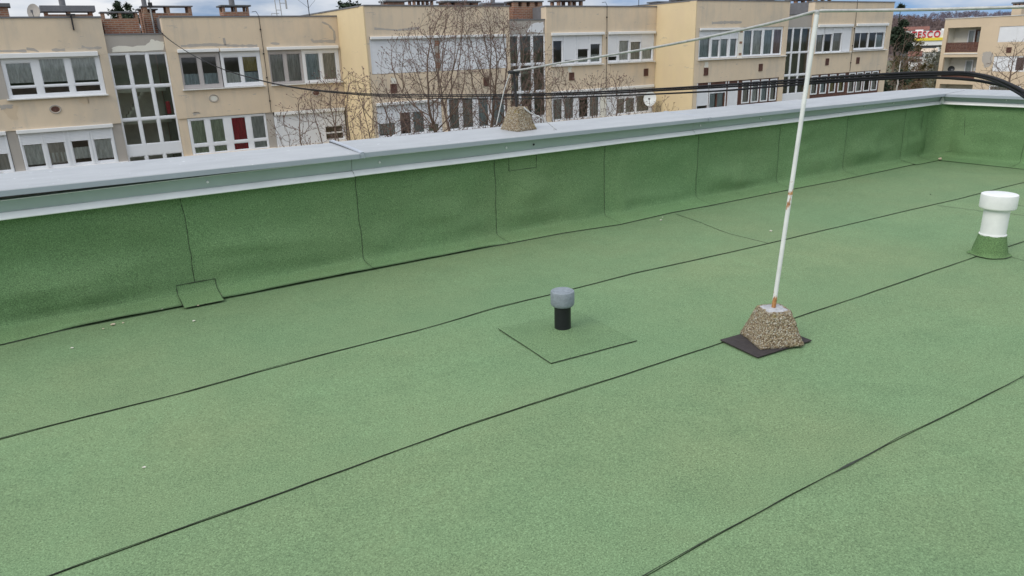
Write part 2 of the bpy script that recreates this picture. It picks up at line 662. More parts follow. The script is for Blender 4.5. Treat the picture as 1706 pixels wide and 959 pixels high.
def hill(name, dist, depth, prof, mat):
    m = MB()
    A = [-20 + i * .25 for i in range(int(120 / .25))]
    rows = 9
    for a in A:
        aa = R(a)
        h = prof(a)
        for k in range(rows):
            t = k / (rows - 1)
            d = dist - depth + depth * 2 * t
            z = -12 + (h + 12) * math.sin(math.pi * t) ** 1.3 + (wob(a * 1.3, k, 1.) * .8 if 0 < k < rows - 1 else 0)
            m.v.append(Vector((d * math.sin(aa), d * math.cos(aa), z)))
    for i in range(len(A) - 1):
        for k in range(rows - 1):
            a = i * rows + k
            m.f.append([a, a + 1, a + rows + 1, a + rows])
            m.mi.append(0)
    return setting(m.build(name, mat, smooth=True))


def near_prof(a):   # azimuth from +Y towards +X, degrees
    return 5.5 + 2.2 * math.sin((a - 57) * .55) + 1.0 * math.sin(a * 1.9) + 8 * math.exp(-((a - 20) / 18) ** 2)


def far_prof(a):
    return 29 + .8 * (a - 60) + 4 * math.sin(a * .35) + 1.5 * math.sin(a * 1.3 + 1)


hill('hill', 720, 260, near_prof, MT['hill'])
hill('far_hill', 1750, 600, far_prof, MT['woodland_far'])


def woods(name, dist, depth, prof, mat, count, size, seed, a0=52, a1=72):
    rnd = random.Random(seed)
    m = MB()
    for _ in range(count):
        a = rnd.uniform(a0, a1)
        t = rnd.uniform(.03, .56)
        d = dist - depth + depth * 2 * t
        z = -12 + (prof(a) + 12) * math.sin(math.pi * t) ** 1.3 - .5
        c = Vector((d * math.sin(R(a)), d * math.cos(R(a)), z))
        hh = size * rnd.uniform(.6, 1.3)
        ww = hh * rnd.uniform(.3, .5)
        for _k in range(46):
            u = Vector((rnd.gauss(0, .42), rnd.gauss(0, .42), rnd.uniform(.12, 1) ** .8))
            p = c + Vector((u.x * ww, u.y * ww, u.z * hh))
            s = hh * rnd.uniform(.035, .10)
            q = Vector((rnd.uniform(-1, 1), rnd.uniform(-1, 1), rnd.uniform(-.6, .6))).normalized() * s
            r = Vector((rnd.uniform(-.5, .5), rnd.uniform(-.5, .5), 1)).normalized() * s * 1.9
            m.add([p - q, p + q, p + r], [(0, 1, 2)])
    return setting(m.build(name, mat), 'stuff')


woods('woods', 720, 260, near_prof, MT['woodland'], 1900, 6.5, 3)
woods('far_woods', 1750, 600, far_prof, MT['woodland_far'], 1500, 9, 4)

# ------------------------------------------------------------------ our roof
deck = MB().box(-9, 8.9, -9, 4.60, -.35, -.012).build('roof_deck', MT['deck'])
setting(deck)
MB().box(-8.95, 8.84, -8.95, 4.58, -10, -.352).build('outer_wall', MT['wall'], deck)
SE = {'s1': [(-1500, 1150), (0, 730), (150, 691), (300, 655), (450, 613), (600, 574), (715, 545), (830, 511), (950, 482), (1050, 456), (1165, 431), (1280, 405), (1390, 379), (1500, 353), (1600, 330), (1690, 307), (1760, 290)],
      's2': [(-600, 1200), (80, 959), (370, 855), (480, 817), (640, 757), (800, 700), (1000, 636), (1200, 571), (1330, 527), (1480, 477), (1625, 427), (1706, 402), (1800, 372)],
      's3': [(700, 1150), (1075, 959), (1190, 893), (1300, 833), (1400, 780), (1500, 728), (1580, 690), (1640, 660), (1700, 628)],
      'sk': [(-1200, 860), (0, 575), (100, 551), (200, 528), (300, 508), (400, 483), (500, 461), (620, 444), (730, 426), (845, 406), (940, 388), (1033, 374), (1120, 354), (1190, 341), (1300, 319), (1400, 300), (1480, 283), (1560, 266)]}
SW = {k: [onZ(*q) for q in v] for k, v in SE.items()}
SW['sk'][0] = Vector((-8.4, 4.112, 0))
SW['sk'].insert(1, Vector((-1.2, 4.112, 0)))
rs = random.Random(5)


def fit_y(line, lo, hi):
    """y of a seam as a function of x, held level beyond the measured stretch"""
    xs_ = [p.x for p in line]
    ys_ = [p.y for p in line]
    return lambda x: float(np.interp(x, xs_, ys_))


fy = {k: fit_y(v, -9, 9) for k, v in SW.items()}
y4 = lambda x: .22 + .012 * wob(x * .4, 1)
y5 = lambda x: -.72 + .012 * wob(x * .4, 4)
lines = [lambda x: 4.2, fy['s1'], fy['s2'], fy['s3'], y4, y5, lambda x: -1.7, lambda x: -8.9]
# the rolls of membrane, each lapped a few millimetres over the next lower one
for i in range(len(lines) - 1):
    m = MB()
    nx, ny = 70, 5
    for a in range(nx + 1):
        x = -8.9 + 17.5 * a / nx
        ya, yb = lines[i](x), lines[i + 1](x)
        for b in range(ny + 1):
            t = b / ny
            y = ya + (yb - ya) * t
            z = .0005 * wob(x * .7, y * 2) + (-.0045 + .004 * t) + (0.004 if i == 0 else 0) * 0
            m.v.append(Vector((x, y, z)))
    for a in range(nx):
        for b in range(ny):
            q = a * (ny + 1) + b
            m.f.append([q, q + 1, q + ny + 2, q + ny + 1])
            m.mi.append(0)
    m.build('membrane_sheet', MT['deck'], deck, smooth=True)


def seam(line, w=.0045, z=.0018, parent=deck, step=.03, jag=1., seed=0, name='seam', thick=()):
    """a bead of bitumen squeezed out along an edge"""
    rr = random.Random(seed)
    pts = resample(line, step)
    m = MB()
    ph = rr.uniform(0, 50)
    for i, p in enumerate(pts):
        t = (pts[min(i + 1, len(pts) - 1)] - pts[max(i - 1, 0)]).normalized()
        side = t.cross(Vector((0, 0, 1)))
        side = side.normalized() if side.length > .01 else Vector((1, 0, 0))
        ww = w * (.22 + .95 * abs(wob(i * .11 + ph, 3)) + .35 * rr.random())
        for tx, k in thick:
            ww *= 1 + k * math.exp(-((p.x - tx) / .09) ** 2)
        off = .004 * jag * wob(i * .05 + ph, 1)
        q = p + side * off
        m.v += [q - side * ww / 2 + Vector((0, 0, z * .2)), q + Vector((0, 0, z)), q + side * ww / 2 + Vector((0, 0, z * .2))]
    for i in range(len(pts) - 1):
        a = i * 3
        m.f += [[a, a + 1, a + 4, a + 3], [a + 1, a + 2, a + 5, a + 4]]
        m.mi += [0, 0]
    return m.build(name, MT['bitumen'], parent)


seam(SW['s1'], seed=1, w=.0029)
seam(SW['s2'], seed=2, w=.0029, thick=((.40, .8), (.30, .6)))
seam(SW['s3'], seed=3, w=.0028, thick=((1.98, 1.3), (2.10, .8), (1.3, .4)))
seam(SW['sk'], seed=4, w=.0026, z=.0032, thick=((.60, .8), (4.62, 1.8)))
seam([(x * .25 - 6, y4(x * .25 - 6), 0) for x in range(0, 50)], seed=6)
for k, l in enumerate([[(1125, 356), (1160, 368), (1215, 389), (1280, 405)], [(1562, 342), (1625, 350), (1640, 353)], [(1678, 355), (1720, 361)], [(1690, 341), (1720, 345)],
                       [(1671, 424), (1706, 434), (1740, 445)], [(1700, 628), (1730, 634)], [(1575, 267), (1640, 274), (1706, 279), (1800, 288)], [(1699, 305), (1730, 308)]]):
    seam([onZ(*q) for q in l], seed=20 + k, w=.0046 if l[0][1] < 360 else .0032)
# the square patch round the small vent
pc = [onZ(*q) for q in ((830, 548), (918, 606), (1061, 568), (1000, 525))]
pc[3] = pc[0] + pc[2] - pc[1]
m = MB()
K = 24
vc = Vector((1.935, 2.60, 0))
for j in range(K + 1):
    for i in range(K + 1):
        u, v = i / K, j / K
        p = pc[1].lerp(pc[0], u).lerp(pc[2].lerp(pc[3], u), v)
        d = (Vector((p.x, p.y, 0)) - vc).length
        edge = min(u, 1 - u, v, 1 - v)
        z = .0028 * min(1, edge * 12) + .0014 + .022 * math.exp(-(d / .085) ** 2) + .0012 * wob(p.x * 6, p.y * 7)
        m.v.append(Vector((p.x, p.y, z)))
for j in range(K):
    for i in range(K):
        a = j * (K + 1) + i
        m.f.append([a, a + 1, a + K + 2, a + K + 1])
        m.mi.append(0)
m.build('patch', MT['patch'], deck, smooth=True)
up_ = Vector((0, 0, .002))
seam([pc[0] + up_, pc[0].lerp(pc[1], .5) + up_ + Vector((-.004, -.006, 0)), pc[1] + up_, pc[1].lerp(pc[2], .5) + up_, pc[2] + up_], seed=31, w=.0029, z=.003)

# ------------------------------------------------------------------ parapet round the roof
par = empty('parapet_wall', (0, 4.45, 0))
tag(par, 'low green felt covered roof-edge wall under a grey metal coping', 'parapet wall')
MB().box(-9, 8.43, 4.36, 4.60, -.006, .70).box(8.432, 8.80, -9, 4.60, -.006, .70).build_each('core', MT['wall_grey'], par)
PR = [(4.115, .0030), (4.16, .009), (4.21, .017), (4.255, .026), (4.284, .035), (4.296, .050), (4.299, .085)] + [(4.30, .12 + .0323 * k_) for k_ in range(16)]


def upstand(x0, x1, fn, seed, yfun=None):
    rr = random.Random(seed)
    m = MB()
    nx = 26
    bl = [(rr.uniform(0, 1), rr.uniform(.04, .36), rr.uniform(.06, .20), rr.uniform(.05, .12), rr.uniform(.006, .022)) for _ in range(6)]
    folds = [(rr.uniform(.10, .34), rr.uniform(-.10, .12), rr.uniform(.022, .045), rr.uniform(.005, .013), rr.uniform(.2, .8), rr.uniform(.2, .45)) for _ in range(3)]
    for a in range(nx + 1):
        t = a / nx
        for b, (y, z) in enumerate(PR):
            k = min(1, b / 4)
            ed = min(1, 6 * min(t, 1 - t))
            off = .004 * wob(t * 1.1 + seed, z * 9) * k * ed + .011 * k * ed * math.sin(z * 15 + .6 * math.sin(t * 3 + seed))
            for (bt_, bz, bw, bh, ba) in bl:
                off += ba * math.exp(-((t - bt_) / bw) ** 2 - ((z - bz) / bh) ** 2) * k * ed
            for (fz, fs, fw_, fa, fc, fl_) in folds:
                off += fa * math.exp(-((z - fz - fs * (t - .5)) / fw_) ** 2 - ((t - fc) / fl_) ** 2) * k * ed
            yy = y if b else (yfun(x0 + (x1 - x0) * t) + .004 if yfun else y)
            m.v.append(fn(x0 + (x1 - x0) * t, yy - off, z + (.003 * wob(t * 2 + seed, y) if b in (1, 2, 3) else 0)))
    nb = len(PR)
    for a in range(nx):
        for b in range(nb - 1):
            q = a * nb + b
            m.f.append([q, q + 1, q + nb + 1, q + nb])
            m.mi.append(0)
    return m.build('membrane_strip', MT['upstand'], par, smooth=True)


front = lambda x, y, z: Vector((x, y, z))
right = lambda s, y, z: Vector((8.36 - (4.30 - y), s, z))
edges = [-8.42, -7.4, -6.4, -5.4, -4.4, -3.42, -2.42, -1.42, -.42, .595, 1.605, 2.62, 3.61, 4.625, 5.68, 6.70, 7.72, 8.20]
for i, (a, b) in enumerate(zip(edges, edges[1:])):
    upstand(a, b, front, i * 3.7, fy['sk'] if a > -1 and b < 8 else None)
redges = [4.13, 3.40, 2.4, 1.4, .4, -.6, -1.6, -2.6, -3.6, -4.6]
for i, (a, b) in enumerate(zip(redges, redges[1:])):
    upstand(a, b, right, 100 + i * 2.9)


def profile_seam(x, fn, seed, w=.0029):
    rr = random.Random(seed)
    pts = []
    for i, (y, z) in enumerate(PR):
        pts.append((x + (.0 if i > 3 else .012 * (3 - i) / 3) + .006 * wob(z * 4 + seed, 2), y - .004, z + .003))
    pts = [fn(*q) for q in smooth_line(pts, 5)]
    m = MB()
    tang = (fn(1, 0, 0) - fn(0, 0, 0))
    for i, p in enumerate(pts):
        ww = w * (.7 + .7 * rr.random())
        m.v += [p - tang * ww / 2, p + tang * ww / 2]
    for i in range(len(pts) - 1):
        a = i * 2
        m.f.append([a, a + 1, a + 3, a + 2])
        m.mi.append(0)
    return m.build('seam', MT['bitumen'], par)


for i, x in enumerate(edges[1:-1]):
    profile_seam(x, front, i)
profile_seam(8.06, front, 50, .0045)
for i, x in enumerate(redges[1:-1]):
    profile_seam(x, right, 60 + i)
# corner fold where the two runs meet
m = MB()
cpts = []
for (y, z) in PR:
    for k in range(5):
        a = k / 4 * math.pi / 2
        rr_ = .17
        inset = 4.30 - y
        cx_, cy_ = 8.36 - inset - .0, 4.30 - inset
        m.v.append(Vector((8.20 + (cx_ - 8.20) * math.sin(a) if False else 8.18 + (cx_ - 8.18) * math.sin(a), 4.12 + (cy_ - 4.12) * math.cos(a), z)))
nb = 5
for i in range(len(PR) - 1):
    for k in range(nb - 1):
        q = i * nb + k
        m.f.append([q, q + 1, q + nb + 1, q + nb])
        m.mi.append(0)
m.build('corner_fold', MT['upstand'], par, smooth=True)


def patch_on_wall(px, fn, seed, lay):
    """a rectangle of felt stuck over the strips, with bitumen showing at its edges"""
    m = MB()
    (x0, b0, x1, b1) = px
    kk = 8
    rows = [PR[i] for i in range(b0, b1 + 1)]
    for (y, z) in rows:
        for a in range(kk + 1):
            m.v.append(fn(x0 + (x1 - x0) * a / kk, y - lay - .004, z + .004))
    for i in range(len(rows) - 1):
        for a in range(kk):
            q = i * (kk + 1) + a
            m.f.append([q, q + 1, q + kk + 2, q + kk + 1])
            m.mi.append(0)
    o = m.build('patch', MT['upstand'], par, smooth=True)
    e = [fn(x0, y - lay - .006, z + .004) for y, z in rows[::-1]] + [fn(x0 + (x1 - x0) * a / 6, rows[0][0] - lay - .006, rows[0][1] + .005) for a in range(1, 7)] + [fn(x1, y - lay - .006, z + .004) for y, z in rows]
    if b1 < len(PR) - 2:
        e += [fn(x1 + (x0 - x1) * a / 6, rows[-1][0] - lay - .006, rows[-1][1] + .004) for a in range(1, 7)]
    mm = MB()
    mm.tube(e, [.0017 * (.25 + 1.2 * random.Random(seed + i).random()) for i in range(len(e))], 5)
    mm.build('seam', MT['bitumen'], o)


patch_on_wall((.49, 0, .70, 6), front, 1, .003)
patch_on_wall((2.735, 18, 2.97, 22), front, 2, .004)

# felt corner piece: its edges on the right-hand wall
MB().tube(resample([Vector((8.356, 4.02, .592)), Vector((8.356, 3.99, .30)), Vector((8.356, 3.95, .12)), Vector((8.350, 4.10, .085)), Vector((8.30, 4.24, .05))], .04), [.0017 * (.3 + .9 * rs.random()) for _ in range(80)][:len(resample([Vector((8.356, 4.02, .592)), Vector((8.356, 3.99, .30)), Vector((8.356, 3.95, .12)), Vector((8.350, 4.10, .085)), Vector((8.30, 4.24, .05))], .04))], 5).build('seam', MT['bitumen'], par)

# metal coping: sloping top in lengths, folded lip, flashing and drip edge
CY0, CY1 = 4.185, 4.675


def coping_run(s0, s1, fn, z0f, seed):
    m = MB()
    for s in resample([(s0, 0, 0), (s1, 0, 0)], .5):
        zz = z0f(s.x)
        dz = .0012 * wob(s.x * 1.2 + seed, 1)
        m.v += [fn(s.x, CY0 + .001, zz - .031), fn(s.x, CY0, zz + dz - .004), fn(s.x, CY0 + .004, zz + dz), fn(s.x, 4.44, zz + .010 + dz * 1.5), fn(s.x, CY1 - .003, zz + .022), fn(s.x, CY1, zz + .018), fn(s.x, CY1, zz - .03)]
    k = 7
    nn = len(m.v) // k
    for i in range(nn - 1):
        for b in range(k - 1):
            q = i * k + b
            m.f.append([q, q + 1, q + k + 1, q + k])
            m.mi.append(1 if b == 0 else 0)
    return m.build('coping', [MT['coping'], MT['lip']], par)


zf = lambda x: .730 - .0042 * max(-3, min(9, x))
zr = lambda y: .695
rightc = lambda s, y, z: Vector((8.36 - (4.30 - y), s, z))
joints = [-8.9, -6.5, -4.2, -.24 - 1.9, 1.62, 4.62, 8.244]
for i, (a, b) in enumerate(zip(joints, joints[1:])):
    coping_run(a + .001, b - .001, front, (lambda d: (lambda x: zf(x) + d))((.001, .003, 0, .002, .006, .004)[i]), i)
for i, (a, b) in enumerate([(4.184, 1.2), (1.198, -1.8), (-1.802, -4.8), (-4.802, -8.9)]):
    coping_run(a, b, rightc, zr, 20 + i)
# mitred corner sheet
m = MB()
a0, a1 = 8.245, 8.735
m.add([(a0, CY0, .6955), (a0, CY1, .7175), (a1, CY1, .7175), (a1, CY0, .7175 - .001)], [(0, 3, 2, 1)])
m.add([(a0, CY1, .7175), (a1, CY1, .7175), (a1, CY1, .66), (a0, CY1, .66)], [(0, 1, 2, 3)])
m.add([(a1, CY0, .7175), (a1, CY1, .7175), (a1, CY1, .66), (a1, CY0, .66)], [(0, 1, 2, 3)])
m.build('coping', MT['coping'], par)
# standing joint covers
def joint_cover(x, z, h):
    pts = [front(x, CY0 - .004, z - .03), front(x, CY0 - .004, z + .001), front(x + .002, CY0 + .02, z + h * .7), front(x, 4.44, z + .012 + h), front(x - .006, CY1 - .03, z + .024 + h), front(x - .007, CY1 + .02, z + .024 + h * .8), front(x - .007, CY1 + .022, z)]
    m = MB()
    for p in smooth_line(pts, 4):
        m.v += [p + Vector((-.012, 0, -.006)), p + Vector((-.010, 0, .002)), p + Vector((.010, 0, .002)), p + Vector((.014, 0, -.006))]
    nn = len(m.v) // 4
    for i in range(nn - 1):
        for b in range(3):
            q = i * 4 + b
            m.f.append([q, q + 1, q + 5, q + 4])
            m.mi.append(0)
    m.build('joint_cover', MT['lip'], par)
joint_cover(1.62, .724, .012)
joint_cover(4.62, .711, .003)
# flashing strip below the coping
def flash(s0, s1, fn, z0, z1, seed, name='flashing'):
    m = MB()
    pts = resample([(s0, 0, 0), (s1, 0, 0)], .4)
    for p in pts:
        t = (p.x - s0) / (s1 - s0)
        a = z0 * (1 - t) + z1 * t
        dz = .0015 * wob(p.x * 1.1 + seed, 2)
        m.v += [fn(p.x, 4.296, a), fn(p.x, 4.262 + dz, a - .001), fn(p.x, 4.259 + dz, a - .004), fn(p.x, 4.274 + dz, .613 + dz)]
    for i in range(len(pts) - 1):
        for b in range(3):
            q = i * 4 + b
            m.f.append([q, q + 1, q + 5, q + 4])
            m.mi.append(0)
    o = m.build(name, MT['fascia'], par)
    h = MB()
    for p in pts:
        t = (p.x - s0) / (s1 - s0)
        a = z0 * (1 - t) + z1 * t
        h.v.append(fn(p.x, 4.2585 + .0015 * wob(p.x * 1.1 + seed, 2), a - .003))
    MB().tube(h.v, .0022, 5).build('hem_highlight', MT['drip'], o)  # white tube painted in as the highlight along the top fold
flash(-8.9, -2.14, front, .664, .664, 1)
flash(-2.139, 1.578, front, .661, .690, 2)
flash(1.58, 4.52, front, .690, .686, 3)
flash(4.522, 8.322, front, .686, .672, 4)
flash(4.262, -8.9, rightc, .668, .668, 5)
def drip(s0, s1, fn, seed):
    m = MB()
    pts = resample([(s0, 0, 0), (s1, 0, 0)], .4)
    for p in pts:
        dz = .0015 * wob(p.x * .9 + seed, 2)
        m.v += [fn(p.x, 4.272, .614 + dz), fn(p.x, 4.262, .6125 + dz), fn(p.x, 4.250, .602 + dz), fn(p.x, 4.236, .586 + dz), fn(p.x, 4.238, .582 + dz), fn(p.x, 4.30, .590 + dz)]
    for i in range(len(pts) - 1):
        for b in range(5):
            q = i * 6 + b
            m.f.append([q, q + 1, q + 7, q + 6])
            m.mi.append(0)
    m.build('drip_edge', MT['drip'], par)
drip(-8.9, 1.579, front, 1)
drip(1.581, 4.521, front, 2)
drip(4.523, 8.30, front, 3)
drip(4.24, -8.9, rightc, 4)
# white sealant fillet in the corner
m = MB()
m.lathe((8.312, 4.248, .588), [(.004, 0), (.022, .003), (.026, .012), (.020, .035), (.009, .062), (.002, .078)], 16)
auto_smooth(m.build('sealant', MT['white_plastic'], par))
for k, (s, fnx) in enumerate([(.74, 0), (1.76, 0), (2.70, 0), (2.93, 0), (4.60, 0), (5.35, 0), (6.9, 0), (7.4, 0), (3.62, 1), (3.05, 1)]):
    m = MB()
    c = (s, 4.262, .648) if not fnx else (8.322, s, .645)
    for j, (rr_, dd) in enumerate([(.008, 0), (.008, .003), (.004, .006)]):
        pass
    ax = Vector((0, -1, .12)) if not fnx else Vector((-1, 0, .12))
    m.tube([Vector(c), Vector(c) + ax * .004, Vector(c) + ax * .0065], [.0075, .0075, .004], 8)
    m.build('screw', MT['drip'] if k != 3 else MT['dark_iron'], par)


# ------------------------------------------------------------------ things on the roof
v1 = empty('vent_pipe', (1.935, 2.60, 0))
tag(v1, 'short black vent pipe under a round grey cap, rising from a square felt patch', 'vent pipe')
auto_smooth(MB().lathe((1.935, 2.60, 0), [(.0405, .010), (.0395, .026), (.0395, .150)], 40).build('pipe', MT['black_plastic'], v1))
auto_smooth(MB().lathe((1.935, 2.60, 0), [(.042, .136), (.050, .134), (.0545, .139), (.0565, .148), (.0565, .202), (.0545, .206), (.046, .209), (.0455, .2105), (.02, .2125), (.005, .214)], 48).build('cap', MT['grey_cap'], v1))
p2 = Vector((4.80, 2.03, 0))
v2 = empty('vent_pipe', p2)
tag(v2, 'white plastic vent pipe with a wide white cap, standing in a green felt collar', 'vent pipe')
auto_smooth(MB().lathe(p2, [(.069, .02), (.069, .30)], 40).build('pipe', MT['white_plastic'], v2))
auto_smooth(MB().lathe(p2, [(.074, .124), (.0745, .131), (.070, .133)], 40).build('ring', MT['white_plastic'], v2))
auto_smooth(MB().lathe(p2, [(.072, .293), (.094, .291), (.097, .295), (.098, .300), (.098, .370), (.0965, .3755), (.092, .378), (.05, .3795), (.01, .380)], 48).build('cap', MT['white_plastic'], v2))
m = MB()
NN = 36
for (r0, z) in [(.107, .003), (.101, .007), (.097, .016), (.094, .034), (.088, .06), (.082, .09), (.0735, .128)]:
    for k in range(NN):
        a = 2 * math.pi * k / NN
        sq = 1.0 + (.12 * max(0, math.cos(4 * (a - .5))) if z < .012 else 0)
        rr_ = r0 * sq * (1 + .02 * wob(a * 2, z * 30))
        m.v.append(p2 + Vector((rr_ * math.cos(a), rr_ * math.sin(a), z)))
for i in range(6):
    for k in range(NN):
        a, b = i * NN + k, i * NN + (k + 1) % NN
        m.f.append([a, b, b + NN, a + NN])
        m.mi.append(0)
MT['collar'] = membrane('green_collar_membrane', (.115, .205, .085, 1), (.08, .15, .06, 1), (.13, .21, .085, 1))
m.build('collar', MT['collar'], v2, smooth=True)
seam([p2 + Vector((.107 * math.cos(a / 24 * 6.283), .107 * math.sin(a / 24 * 6.283), .001)) for a in range(10, 21)], parent=v2, seed=77, w=.006, step=.02)


def block_mesh(c, rot, b0, b1, h, seed):
    """rough cast concrete foot: a truncated pyramid with chipped, worn faces"""
    bm = bmesh.new()
    bmesh.ops.create_cube(bm, size=1)
    bmesh.ops.subdivide_edges(bm, edges=bm.edges[:], cuts=13, use_grid_fill=True)
    rr = random.Random(seed)
    from mathutils import noise
    for v in bm.verts:
        t = v.co.z + .5
        s = (b0 * (1 - t) + b1 * t)
        if t < .12:
            s = b0 * (1 - .10 * t)
        p = Vector((v.co.x * s, v.co.y * s, t * h))
        # rounded arrises
        q = Vector((v.co.x * 2, v.co.y * 2, 0))
        corner = max(0, min(abs(q.x), abs(q.y)) - .88) / .12
        p.x *= 1 - .025 * corner
        p.y *= 1 - .025 * corner
        n_ = noise.fractal(p * 55 + Vector((seed, 0, 0)), .8, 2.2, 4)
        n2 = noise.noise(p * 18 + Vector((seed * 3, 1, 0)))
        d = Vector((p.x, p.y, .25 * (p.z - h * .4))).normalized()
        amt = n_ * .0038 + n2 * .0030
        if t <= .001:
            d.z = 0
        p += d * amt
        v.co = c + Matrix.Rotation(rot, 3, 'Z') @ p
    bm.verts.index_update()
    m = MB().add([v.co.copy() for v in bm.verts], [[v.index for v in f.verts] for f in bm.faces])
    bm.free()
    return m


mat_pts = [onZ(1200, 568), onZ(1262, 597), onZ(1352, 569)]
mat_pts.append(mat_pts[0] + mat_pts[2] - mat_pts[1])
mc = sum(mat_pts, Vector()) / 4
m = MB()
low = [Vector((p.x, p.y, .003)) for p in mat_pts]
top = [Vector((p.x, p.y, .0062)) for p in mat_pts]
top[0].z = .008
top[2].z = .0075
m.add(low + top, [(0, 1, 2, 3)[::-1], (4, 5, 6, 7), (0, 1, 5, 4), (1, 2, 6, 5), (2, 3, 7, 6), (3, 0, 4, 7)])
tag(m.build('rubber_mat', MT['rubber'], loc=(mc.x, mc.y, .003)), 'thin black square mat lying under the concrete foot of the white pole', 'mat')
bc = Vector((2.622, 1.937, .0064))
mast = empty('lightning_mast', bc)
tag(mast, 'tall thin white pole with rust spots, leaning slightly in a rough concrete foot', 'pole')
block_mesh(bc, R(-24), .212, .112, .150, 3).build('concrete_foot', MT['concrete'], mast, smooth=True)
mtop = onY(1361, 23, 1.985)
mbase = bc + Vector((-.004, .0, .146))
MB().box(-.001, .001, -.001, .001, 0, .001)
m = MB()
rq = random.Random(4)
ring_r = [(.058, -.004), (.054, .004), (.040, .007), (.016, .010)]
for (r0, z) in ring_r:
    for k in range(24):
        a = 2 * math.pi * k / 24
        sq = 1 / max(abs(math.cos(a)), abs(math.sin(a))) if r0 > .02 else 1
        rr_ = r0 * min(sq, 1.30) * (1 + rq.uniform(-.06, .06)) * .92
        m.v.append(bc + Matrix.Rotation(R(-24), 3, 'Z') @ Vector((rr_ * math.cos(a), rr_ * math.sin(a), .146 + z + rq.uniform(-.0015, .0015))))
for i in range(3):
    for k in range(24):
        a, b = i * 24 + k, i * 24 + (k + 1) % 24
        m.f.append([a, b, b + 24, a + 24])
        m.mi.append(0)
m.f.append([72 + k for k in range(24)])
m.mi.append(0)
m.build('mortar', MT['mortar'], mast, smooth=True)
auto_smooth(MB().tube([mbase.lerp(mtop, i / 30) for i in range(31)], [.0094] * 31, 20).build('pole', MT['mast'], mast))
auto_smooth(MB().tube([mtop - Vector((0, 0, .004)), mtop + Vector((0, 0, .010)), mtop + Vector((0, 0, .015))], [.0098, .0098, .004], 14).build('wire_clip', MT['wire'], mast))

pc2 = Vector((2.955, 4.49, .731))
ps = empty('anchor_block', pc2)
tag(ps, 'rough concrete block with yellow lichen and a thin black rod, on the metal coping', 'concrete block')
block_mesh(pc2, R(9), .192, .100, .165, 9).build('block', MT['concrete'], ps, smooth=True)
rodb = pc2 + Vector((-.01, 0, .160))
rodt = onY(856, 119, 4.49)
MB().tube([rodb, rodt], .009, 10).build('rod', MT['dark_iron'], ps)
MB().tube([rodt + Vector((-.045, 0, -.004)), rodt + Vector((.045, 0, -.002))], .012, 8).tube([rodt + Vector((.03, 0, -.03)), rodt + Vector((.035, 0, .01))], .010, 8).build('clamp', MT['dark_iron'], ps)


# lightning wire from the mast to the rod, and on to the right
def at(px, depth):
    d = ray(*px)
    return EYE + d * depth


d_m = (mtop - EYE).dot(c_f)
d_r = (rodt - EYE).dot(c_f)
path = [mtop + Vector((0, 0, .012))]
for (x, y) in ((1290, 37), (1200, 57), (1100, 77), (1000, 94), (930, 105), (880, 114)):
    # point of the vertical plane through both supports that lies on this sight line
    d = ray(x, y)
    u = rodt - mtop
    nrm = Vector((u.y, -u.x, 0))
    path.append(EYE + d * ((mtop - EYE).dot(nrm) / d.dot(nrm)))
path.append(rodt + Vector((0, 0, .006)))
wire = MB().tube(smooth_line(path, 8), .0062, 8)
tag(wire.build('lightning_wire', MT['wire'], loc=path[0], smooth=True), 'pale twisted wire sagging from the white pole top down to the rod on the parapet', 'wire', 'lightning wires')
wend = at((1706, 11), 2.65)
path2 = [mtop + Vector((.012, 0, .012)), at((1450, 17), 3.0), at((1570, 15), 2.8), wend, at((1800, 6), 2.5)]
tag(MB().tube(smooth_line(path2, 8), .0062, 8).build('lightning_wire', MT['wire'], loc=path2[0], smooth=True), 'pale wire running from the white pole top to the right edge of the photo', 'wire', 'lightning wires')
zc = .735
p3 = [rodt + Vector((-.03, 0, 0)), onY(840, 150, 4.44), onY(832, 185, 4.42), onY(827, 208, 4.40)]
tag(MB().tube(smooth_line(p3, 8), .0038, 8).build('lightning_wire', MT['wire'], loc=p3[0], smooth=True), 'pale wire dropping from the rod clamp to the left foot of the concrete block', 'wire', 'lightning wires')
p4 = [pc2 + Vector((.02, -.045, .160)), onY(884, 188, 4.41), onY(903, 197, 4.36), onY(922, 212, 4.31)]
tag(MB().tube(smooth_line(p4, 8), [.0075 - .0055 * i / 24 for i in range(25)], 7).tube([p4[-1], p4[-1] + Vector((.02, -.01, -.018))], .002, 5).tube([p4[-1], p4[-1] + Vector((-.004, -.02, -.03))], .002, 5).build('broken_wire', MT['wire'], loc=p4[0], smooth=True), 'frayed grey wire end sticking out to the right of the concrete block', 'wire')

# black overhead cables, from the far chimney mast to the right-hand end of this roof
A_ = onY(250, 8, 36.2)
B_ = EYE + ray(1620, 123) * 5.0
u_ = B_ - A_
nrm = Vector((u_.y, -u_.x, 0))


def hang(x, y):
    d = ray(x, y)
    return EYE + d * ((A_ - EYE).dot(nrm) / d.dot(nrm))


